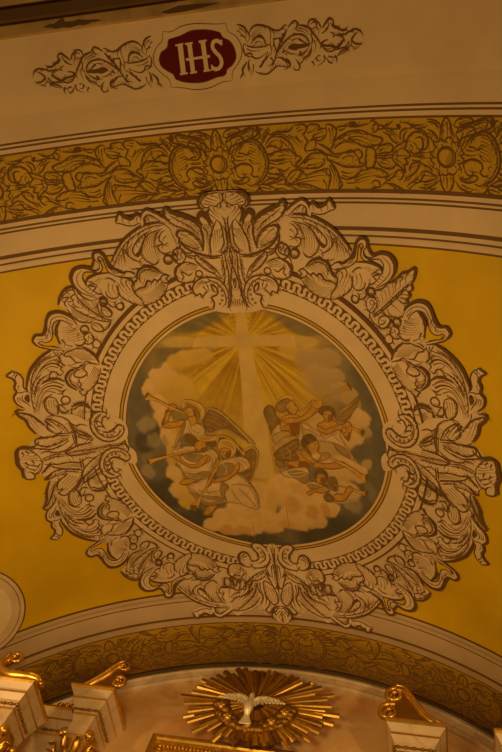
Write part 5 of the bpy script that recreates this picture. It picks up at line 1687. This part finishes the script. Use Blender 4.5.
PROFILE = [(0, 0, 'gold'), (-.02, .0, 'gold'), (-.045, .012, 'marble'), (-.10, .055, 'marble'), (-.115, .06, 'gold'), (-.14, .06, 'marble'), (-.20, .10, 'marble'), (-.225, .105, 'beads'), (-.27, .125, 'gold'), (-.295, .13, 'marble'), (-.36, .15, 'marble'), (-.52, .15, 'gold'), (-.55, .13, 'gold')]
def entablature(name, x0, x1, yf, zt, label, group, left=True, right=True, back=WALL):
    root = empty(name, ((x0+x1)/2, yf, zt-.55), label, 'cornice', group)
    def ring(dz, d):
        a = x0+d if left else x0; b = x1-d if right else x1
        return [Vector((a, back, zt+dz)), Vector((a, yf+d, zt+dz)), Vector((b, yf+d, zt+dz)), Vector((b, back, zt+dz))]
    bm = bmesh.new(); runs = []; prev = None
    for (z0, d0, m), (z1, d1, _) in zip(PROFILE, PROFILE[1:]):
        if m == 'gold':
            if prev != 'gold': runs.append(bmesh.new())
            t = runs[-1]
        else: t = bm
        prev = m
        A = [t.verts.new(p) for p in ring(z0, d0)]; B = [t.verts.new(p) for p in ring(z1, d1)]
        for k in range(3): t.faces.new((A[k], B[k], B[k+1], A[k+1]))
    t = [bm.verts.new(p) for p in ring(0, 0)]; bm.faces.new(t)
    t = [bm.verts.new(p) for p in ring(-.55, .13)]; bm.faces.new(t[::-1])
    bmesh.ops.remove_doubles(bm, verts=bm.verts[:], dist=1e-5)
    bm_obj('body', bm, 'marble', root)
    for t in runs: bmesh.ops.remove_doubles(t, verts=t.verts[:], dist=1e-5); bm_obj('gilt_edge', t, 'gold', root)
    # carved gilt row: little alternating leaves
    bm = bmesh.new()
    def bead(c, r):
        bmesh.ops.create_icosphere(bm, subdivisions=1, radius=1, matrix=Matrix.Translation(c) @ Matrix.Diagonal((r*1.15, r*.8, r*1.0, 1)))
    n = max(4, int((x1-x0-.2)/.036))
    for i in range(n+1):
        x = x0+.10+(x1-x0-.2)*i/n
        bead(Vector((x, yf+.105, zt-.245)), .021 if i % 2 else .015)
    if right:
        m = max(3, int((back-yf-.12)/.036))
        for i in range(m):
            bead(Vector((x1-.105, yf+.12+(back-yf-.14)*i/m, zt-.245)), .021 if i % 2 else .015)
    if left:
        m = max(3, int((back-yf-.12)/.036))
        for i in range(m):
            bead(Vector((x0+.105, yf+.12+(back-yf-.14)*i/m, zt-.245)), .021 if i % 2 else .015)
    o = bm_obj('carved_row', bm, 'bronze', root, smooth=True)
    return root

def capital(x, yf, zt, w, label):
    """gilded leafy capital on a marble shaft"""
    yc = yf+.15+w*.36; zt -= .34
    root = empty('column', (x, yc, 0), label, 'column', 'gilded altar columns')
    bm = bmesh.new(); n = 28; rr = w*.30; rings = []
    for z, r in ((.9, rr*1.25), (1.0, rr*1.2), (1.05, rr*1.05), (3.0, rr*1.06), (zt-.62, rr*.92)):
        rings.append([bm.verts.new((x+r*math.cos(2*PI*k/n), yc+r*math.sin(2*PI*k/n), z)) for k in range(n)])
    for a, b in zip(rings, rings[1:]):
        for k in range(n): bm.faces.new((a[k], a[(k+1) % n], b[(k+1) % n], b[k]))
    bm_obj('shaft', bm, 'marble', root, smooth=True)
    bm = bmesh.new(); rr *= .92
    rings = []
    for i in range(7):
        t = i/6; r = rr*(1.0+.25*t*t); z = zt-.62+.52*t
        rings.append([bm.verts.new((x+r*math.cos(2*PI*k/n), yc+r*math.sin(2*PI*k/n), z)) for k in range(n)])
    for a, b in zip(rings, rings[1:]):
        for k in range(n): bm.faces.new((a[k], a[(k+1) % n], b[(k+1) % n], b[k]))
    for row, (zb, h, cnt, off) in enumerate(((zt-.62, .26, 8, 0), (zt-.60, .42, 8, .5))):
        for k in range(cnt):
            a = 2*PI*(k+off)/cnt; ca, sa = math.cos(a), math.sin(a); L = []
            for j in range(8):
                t = j/7; out = rr*(1.06+.05*row)+.10*max(0, t-.45)**1.5*3; z = zb+h*(t if t < .85 else .85-(t-.85)*.6)
                ww = .062*(1-.55*t)*(1+.25*math.sin(j*2.6))
                L.append([bm.verts.new((x+out*ca-sa*ww*s, yc+out*sa+ca*ww*s, z)) for s in (-1, 1)] + [bm.verts.new((x+(out+.02)*ca, yc+(out+.02)*sa, z))])
            for p, q in zip(L, L[1:]):
                bm.faces.new((p[0], p[2], q[2], q[0])); bm.faces.new((p[2], p[1], q[1], q[2]))
    for k in range(4):
        a = PI/4+PI/2*k; c = Vector((x+math.cos(a)*rr*1.45, yc+math.sin(a)*rr*1.45, zt-.15))
        for q in range(2):
            bmesh.ops.create_uvsphere(bm, u_segments=10, v_segments=8, radius=.055-.02*q, matrix=Matrix.Translation(c+Vector((math.cos(a)*.03*q, math.sin(a)*.03*q, -.03*q))))
    o = bm_obj('capital', bm, 'gold', root, smooth=True); o['label'] = 'gilded leafy capital'
    md = o.modifiers.new('t', 'SOLIDIFY'); md.thickness = .006
    return root

def volute(name, pts2, curls, yc, dy, label, group, zbase, thick=1.0):
    """gilded scroll standing on a cornice: pts2 is its spine in x, z; curls are (x, z, r, start angle, direction)"""
    root = empty(name, (pts2[0][0], yc, zbase), label, 'scroll', group)
    P = [Vector((p.x, yc, p.y)) for p in spline(pts2, False, .02)]
    n = len(P)
    R = [(.026+.022*math.sin(PI*i/(n-1)))*thick for i in range(n)]
    bm = tube_curve(P, R, 12, dy/.045)
    bm_obj('arm', bm, 'gold', root, smooth=True)
    # carved web that fills the hollow under the arm
    bm = bmesh.new(); lo = zbase+.01
    for q in (yc-dy*.35, yc+dy*.35):
        pass
    fr = [bm.verts.new((p.x, yc-dy*.35, p.z)) for p in P]+[bm.verts.new((P[-1].x, yc-dy*.35, lo)), bm.verts.new((P[0].x, yc-dy*.35, lo))]
    f = bm.faces.new(fr); e = bmesh.ops.extrude_face_region(bm, geom=[f])
    bmesh.ops.translate(bm, verts=[v for v in e['geom'] if isinstance(v, bmesh.types.BMVert)], vec=(0, dy*.7, 0)); bmesh.ops.recalc_face_normals(bm, faces=bm.faces[:])
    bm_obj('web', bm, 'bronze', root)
    # inner fillet that follows the arm
    bm = tube_curve([p+Vector((0, -dy*.95, .012)) for p in P], [.014]*n, 8, 1.0)
    bm_obj('fillet', bm, 'gold', root, smooth=True)
    for cx, cz, r, a0, sgn in curls:
        Q = []; RR = []
        N = 34
        for i in range(N):
            t = i/(N-1); rr = r*(1-.80*t); a = a0+sgn*t*2*PI*1.35
            Q.append(Vector((cx+rr*math.cos(a), yc-.02*t, cz+rr*math.sin(a)))); RR.append(r*.30*(1-.35*t))
        bm = tube_curve(Q, RR, 10, 1.6*dy/.075)
        bmesh.ops.create_uvsphere(bm, u_segments=12, v_segments=8, radius=r*.30, matrix=Matrix.Translation((cx, yc-dy*.8, cz)))
        bm_obj('curl', bm, 'gold', root, smooth=True)
    return root

def build_altar():
    G = 'marble cornice blocks of the altar'
    entablature('cornice_block', -2.125, -1.61, 6.43, 7.53, 'tall cream and gold cornice block nearest the sunburst on the left', G)
    entablature('cornice_block', -2.69, -2.155, 5.9, 7.03, 'cream and gold cornice block at the far left edge under a curled gold scroll', G, back=6.45)
    entablature('cornice_block', 1.25, 1.83, 6.43, 7.55, 'cream and gold cornice block right of the sunburst under a gold scroll', G)
    entablature('cornice_block', 2.265, 2.78, 5.9, 7.07, 'cream and gold cornice block cut by the right edge of the picture', G, back=6.45)
    entablature('cornice_link', -2.56, -2.06, 6.78, 7.51, 'low recessed cornice between the two left cornice blocks', 'recessed links of the cornice', False, False)
    entablature('cornice_link', 1.78, 2.40, 6.80, 7.40, 'low recessed cornice between the two right cornice blocks', 'recessed links of the cornice', False, False)
    for x, yf, zt, lb in ((-1.867, 6.43, 7.53, 'gilded column head below the left cornice block beside the sunburst'), (-2.42, 5.9, 7.03, 'gilded column head at the far left edge'),
                          (1.54, 6.43, 7.55, 'gilded column below the cornice block right of the sunburst'), (2.52, 5.9, 7.07, 'gilded column at the far right edge')):
        capital(x, yf, zt, .5, lb)
    V = 'gilded scrolls on the cornices'
    volute('gilded_scroll', [(1.80, 7.585), (1.66, 7.67), (1.54, 7.80), (1.45, 7.93), (1.36, 8.02), (1.29, 8.03)], [(1.285, 7.955, .095, PI*.45, 1), (1.255, 7.73, .11, PI*.35, 1)], 6.58, .075, 'gold scroll with two curls on the right cornice block', V, 7.55)
    volute('gilded_scroll', [(-2.03, 7.56), (-1.94, 7.66), (-1.84, 7.80), (-1.76, 7.92), (-1.70, 7.96)], [(-1.70, 7.93, .06, PI*.5, -1), (-1.67, 7.70, .085, PI*.7, -1)], 6.55, .06, 'gold scroll with two curls on the left cornice block beside the sunburst', V, 7.53)
    volute('gilded_scroll', [(-2.66, 7.37), (-2.70, 7.27), (-2.65, 7.17), (-2.52, 7.12), (-2.38, 7.12), (-2.26, 7.12), (-2.17, 7.09), (-2.12, 7.04)], [(-2.59, 7.35, .085, PI*1.2, -1)], 6.0, .06, 'gold scroll with a ball curl on the far left cornice block', V, 7.03, 1.25)
    # low carved crests on the recessed links
    for nm, xs, yy, zz, lb in (('gilded_cresting', (-2.36, -2.28, -2.20, -2.13), 6.83, 7.49, 'small carved gold leaves on the recessed left cornice'), ('gilded_cresting', (1.86, 1.95, 2.05, 2.14), 6.86, 7.45, 'small carved gold knobs on the recessed right cornice')):
        bm = bmesh.new()
        for i, x in enumerate(xs):
            Q = [Vector((x+.04*math.cos(a)*(1-t), yy-.02, zz+.035+.035*math.sin(a)*(1-t))) for t, a in [(k/11, 1+k*.6) for k in range(10)]]
            b2 = tube_curve(Q, [.016]*len(Q), 8, 1.6); me = bpy.data.meshes.new('tmp'); b2.to_mesh(me); b2.free(); bm.from_mesh(me); bpy.data.meshes.remove(me)
            bmesh.ops.create_uvsphere(bm, u_segments=10, v_segments=8, radius=.024, matrix=Matrix.Translation((x, yy-.03, zz+.04)))
        tag(bm_obj(nm, bm, 'gold', smooth=True), lb, 'carved ornament', 'carved gold ornaments on the recessed cornices')

def build_sunburst():
    cx, cz, y = AX-.01, 7.87, WALL-.15
    root = empty('gilded_sunburst', (cx, WALL, cz), 'gilded sunburst of straight rays behind the silver dove', 'sunburst')
    rnd = random.Random(5); n = 92
    for i in range(n):
        a = 2*PI*(i+.5*rnd.random())/n
        ca, sa = math.cos(a), math.sin(a)
        Lmax = 1/math.sqrt((ca/.92)**2+(sa/.56)**2)
        # rays stand in groups of four that step down in length
        g = i % 5
        L = Lmax*(.98, .84, .92, .74, .88)[g]*(.94+.1*rnd.random())
        w0, w1 = .014, .027+.010*rnd.random()
        yy = y-.012*(g % 3)-.015*rnd.random()
        bm = bmesh.new(); t = Vector((ca, 0, sa)); s = Vector((-sa, 0, ca)); f = Vector((0, -1, 0))
        c0 = Vector((cx, yy, cz)); A = []
        for r, w in ((.10, w0), (L*.98, w1)):
            p = c0+t*r+f*(.05*(1-r/1.0))
            A.append([bm.verts.new(p-s*w), bm.verts.new(p-s*w*.5+f*.016), bm.verts.new(p+s*w*.5+f*.016), bm.verts.new(p+s*w), bm.verts.new(p-f*.01)])
        for k in range(5): bm.faces.new((A[0][k], A[0][(k+1) % 5], A[1][(k+1) % 5], A[1][k]))
        bm.faces.new(A[0][::-1]); bm.faces.new(A[1])
        bmesh.ops.recalc_face_normals(bm, faces=bm.faces[:])
        bm_obj('ray', bm, ('gold', 'oldgold', 'bronze', 'bronze', 'oldgold')[rnd.randrange(5)], root)
    # wreath of clouds with small heads, round the lower half
    bm = bmesh.new(); rnd = random.Random(11)
    for i in range(34):
        a = PI*1.02+PI*.96*i/33
        for q in range(3):
            r = .36+.045*(q-1)+.02*rnd.random(); x = cx+r*math.cos(a); z = cz-.03+r*.76*math.sin(a)
            bmesh.ops.create_icosphere(bm, subdivisions=2, radius=.038+.022*rnd.random(), matrix=Matrix.Translation((x, y-.05-.03*rnd.random(), z)))
    for v in bm.verts: v.co += Vector(noise.noise_vector(v.co*22))*.010
    bm_obj('cloud_wreath', bm, 'bronze', root, smooth=True)
    for i, a in enumerate((1.08, 1.27, 1.5, 1.73, 1.92)):
        ang = PI*a; x = cx+.36*math.cos(ang); z = cz-.03+.275*math.sin(ang)
        bm = bmesh.new(); bmesh.ops.create_uvsphere(bm, u_segments=14, v_segments=10, radius=.055, matrix=Matrix.Translation((x, y-.09, z)))
        for v in bm.verts:
            q = v.co-Vector((x, y-.09, z)); v.co = Vector((x, y-.09, z))+Vector((q.x*.9, q.y, q.z*1.1))
        for dx in (-1, 1): bmesh.ops.create_uvsphere(bm, u_segments=8, v_segments=6, radius=.022, matrix=Matrix.Translation((x+dx*.028, y-.13, z-.012)))
        bmesh.ops.create_uvsphere(bm, u_segments=8, v_segments=6, radius=.012, matrix=Matrix.Translation((x, y-.147, z-.004)))
        bmesh.ops.create_uvsphere(bm, u_segments=12, v_segments=8, radius=.05, matrix=Matrix.Translation((x, y-.075, z+.03)))
        bm_obj('cherub_head', bm, 'oldgold', root, smooth=True)

def build_dove(shrink=.82):
    cx, cy, cz = AX-.01, WALL-.37, 7.70
    root = empty('silver_dove', (cx, cy, cz), 'silver dove with spread wings at the centre of the gilded sunburst', 'dove')
    # body: head at the top, breast forward, tail fanned downwards; one closed surface
    secs = [(.165, -.055, .004, .004), (.155, -.05, .020, .020), (.13, -.045, .036, .036), (.10, -.04, .037, .038), (.07, -.035, .034, .036), (.03, -.035, .052, .052), (-.03, -.04, .068, .064), (-.09, -.03, .06, .055), (-.14, -.01, .040, .034), (-.17, 0, .040, .018), (-.22, .005, .062, .012), (-.27, .01, .085, .008), (-.285, .01, .06, .004)]
    bm = bmesh.new(); n = 18; rings = []
    for dz, dy, rx, ry in secs: rings.append([bm.verts.new((cx+rx*math.cos(2*PI*k/n), cy+dy+ry*math.sin(2*PI*k/n), cz+dz)) for k in range(n)])
    for a, b in zip(rings, rings[1:]):
        for k in range(n): bm.faces.new((a[k], a[(k+1) % n], b[(k+1) % n], b[k]))
    bm.faces.new(rings[0]); bm.faces.new(rings[-1][::-1]); bmesh.ops.recalc_face_normals(bm, faces=bm.faces[:])
    for v in bm.verts: v.co = Vector((cx, cy, cz))+(v.co-Vector((cx, cy, cz)))*shrink
    bm_obj('body', bm, 'silver', root, smooth=True)
    bm = bmesh.new(); bmesh.ops.create_cone(bm, segments=8, radius1=.012, radius2=.001, depth=.05, matrix=Matrix.Translation((cx, cy-.095, cz+.105)) @ Matrix.Rotation(PI/2, 4, 'X'))
    for v in bm.verts: v.co = Vector((cx, cy, cz))+(v.co-Vector((cx, cy, cz)))*shrink
    bm_obj('beak', bm, 'silver', root)
    for sx in (-1, 1):
        bm = bmesh.new()
        # arm of the wing then overlapping feathers
        arm = [Vector((cx+sx*.03, cy-.03, cz+.05)), Vector((cx+sx*.09, cy-.04, cz+.095)), Vector((cx+sx*.18, cy-.04, cz+.12)), Vector((cx+sx*.27, cy-.03, cz+.12)), Vector((cx+sx*.35, cy-.02, cz+.115))]
        b2 = tube_curve(arm, [.03, .034, .028, .02, .008], 10, .8); me = bpy.data.meshes.new('tmp'); b2.to_mesh(me); b2.free(); bm.from_mesh(me); bpy.data.meshes.remove(me)
        for row, (cnt, l0, l1, yo) in enumerate(((10, .10, .05, .0), (8, .06, .04, -.014))):
            for k in range(cnt):
                t = (k+.5)/cnt; i = min(3, int(t*4)); p = arm[i].lerp(arm[i+1], t*4-i)
                ang = math.radians(-95+80*t if sx > 0 else -85-80*t); L = l0+(l1-l0)*t+.07*t*(1-row)
                dv = Vector((math.cos(ang), 0, math.sin(ang))); sd = Vector((-dv.z, 0, dv.x)); w = .021
                pr = []
                for q, ww in ((0, .8), (.35, 1.0), (.75, .9), (.95, .5), (1.0, .1)):
                    c = p+dv*L*q+Vector((0, yo+.006*(k % 2), 0))
                    pr.append([bm.verts.new(c-sd*w*ww), bm.verts.new(c+Vector((0, -.009, 0))), bm.verts.new(c+sd*w*ww), bm.verts.new(c+Vector((0, .006, 0)))])
                for a, b in zip(pr, pr[1:]):
                    for m in range(4): bm.faces.new((a[m], a[(m+1) % 4], b[(m+1) % 4], b[m]))
        for v in bm.verts: v.co = Vector((cx, cy, cz))+(v.co-Vector((cx, cy, cz)))*shrink
        bm_obj('wing', bm, 'silver', root, smooth=False)

def build_picture_frame():
    x0, x1, zt, zb = -1.25, .87, 7.47, 4.6
    root = empty('altar_picture_frame', ((x0+x1)/2, WALL, zb), 'gilded moulded picture frame on the altar wall below the sunburst', 'picture frame')
    prof = [(0, 0, 'oldgold'), (0, .06, 'oldgold'), (.03, .08, 'oldgold'), (.055, .075, 'gold'), (.075, .06, 'oldgold'), (.09, .035, 'oldgold'), (.16, .03, 'gold'), (.18, .045, 'gold'), (.20, .02, 'gold')]
    gb = {'gold': bmesh.new(), 'oldgold': bmesh.new()}
    def rect(i, h): return [Vector((x0+i, WALL-h, zb+i)), Vector((x0+i, WALL-h, zt-i)), Vector((x1-i, WALL-h, zt-i)), Vector((x1-i, WALL-h, zb+i))]
    for (i0, h0, m), (i1, h1, _) in zip(prof, prof[1:]):
        bm = gb[m]; A = [bm.verts.new(p) for p in rect(i0, h0)]; B = [bm.verts.new(p) for p in rect(i1, h1)]
        for k in range(4): bm.faces.new((A[k], A[(k+1) % 4], B[(k+1) % 4], B[k]))
    bm_obj('moulding', gb['oldgold'], 'oldgold', root); bm_obj('gilt_fillet', gb['gold'], 'gold', root)
    bm = bmesh.new(); r = rect(.19, .015); bm.faces.new([bm.verts.new(p) for p in r]); bm_obj('canvas', bm, 'canvas', root)
    bm = bmesh.new(); n = 44
    for k in range(n+1):
        x = x0+.125+(x1-x0-.25)*k/n
        bmesh.ops.create_icosphere(bm, subdivisions=1, radius=1, matrix=Matrix.Translation((x, WALL-.04, zt-.125)) @ Matrix.Diagonal((.015 if k % 2 else .02, .018, .03, 1)))
    for k in range(56):
        z = zb+.125+(zt-zb-.25)*k/56
        for x in (x0+.125, x1-.125): bmesh.ops.create_icosphere(bm, subdivisions=1, radius=1, matrix=Matrix.Translation((x, WALL-.04, z)) @ Matrix.Diagonal((.03, .018, .018, 1)))
    o = bm_obj('carved_row', bm, 'gold', root, smooth=True)

# ------------------------------------------------------------------ build
build_shell()
dd = build_picture()
build_frame(dd)
build_bands()
build_monogram()
build_roundel()
build_stain()
build_altar()
build_sunburst()
build_dove()
build_picture_frame()

# ------------------------------------------------------------------ light
def lamp(kind, loc, energy, color, size=.3, rot=None, spot=None, blend=.5):
    l = bpy.data.lights.new('lamp', kind); l.energy = energy; l.color = color
    if kind == 'AREA': l.shape = 'DISK'; l.size = size
    elif kind != 'SUN': l.shadow_soft_size = size
    o = bpy.data.objects.new('lamp', l); COL.objects.link(o); o.location = loc
    if rot: o.rotation_euler = (Vector(rot)-Vector(loc)).to_track_quat('-Z', 'Y').to_euler()
    if kind == 'SPOT': l.spot_size = math.radians(spot); l.spot_blend = blend
    return o
WARM = (1.0, .57, .165)
lamp('POINT', (-0.3, 2.98, 5.0), 222, WARM, .6)
lamp('SPOT', (3.0, 4.3, 6.2), 95, (1, .55, .18), .10, (.2, 7.0, 7.9), 55)
lamp('SPOT', (-3.2, 4.6, 6.2), 60, (1, .55, .18), .10, (-1.2, 7.0, 7.7), 55)
lamp('SPOT', (-.2, 3.6, 2.6), 90, (1, .60, .20), .5, (-.2, 7.0, 7.2), 44, .6)  # added low spot, only there to raise glints on the altar gilding
w = bpy.data.worlds.new('World'); bpy.context.scene.world = w; w.use_nodes = True
w.node_tree.nodes['Background'].inputs[0].default_value = (1, .6, .28, 1); w.node_tree.nodes['Background'].inputs[1].default_value = .05

# ------------------------------------------------------------------ camera
cam = bpy.data.cameras.new('Camera'); co = bpy.data.objects.new('Camera', cam); COL.objects.link(co)
yaw, pit, rol = -0.6209295573711769, 1.0476139142543124, 0.5505603930341534
F = Vector((math.sin(yaw)*math.cos(pit), math.cos(yaw)*math.cos(pit), math.sin(pit)))
R0 = Vector((math.cos(yaw), -math.sin(yaw), 0)); U0 = R0.cross(F)
Rv = R0*math.cos(rol)+U0*math.sin(rol); Uv = -R0*math.sin(rol)+U0*math.cos(rol)
co.matrix_world = Matrix(((Rv.x, Uv.x, -F.x, 2.3718), (Rv.y, Uv.y, -F.y, 0), (Rv.z, Uv.z, -F.z, 1.6), (0, 0, 0, 1)))
cam.sensor_fit = 'VERTICAL'; cam.sensor_height = 36; cam.sensor_width = 24; cam.lens = 837.7386*36/752
cam.clip_end = 100; cam.clip_start = .05
sc = bpy.context.scene; sc.camera = co
sc.view_settings.view_transform = 'Standard'; sc.view_settings.look = 'None'; sc.view_settings.gamma = 1; sc.view_settings.use_curve_mapping = False
sc.view_settings.exposure = 0
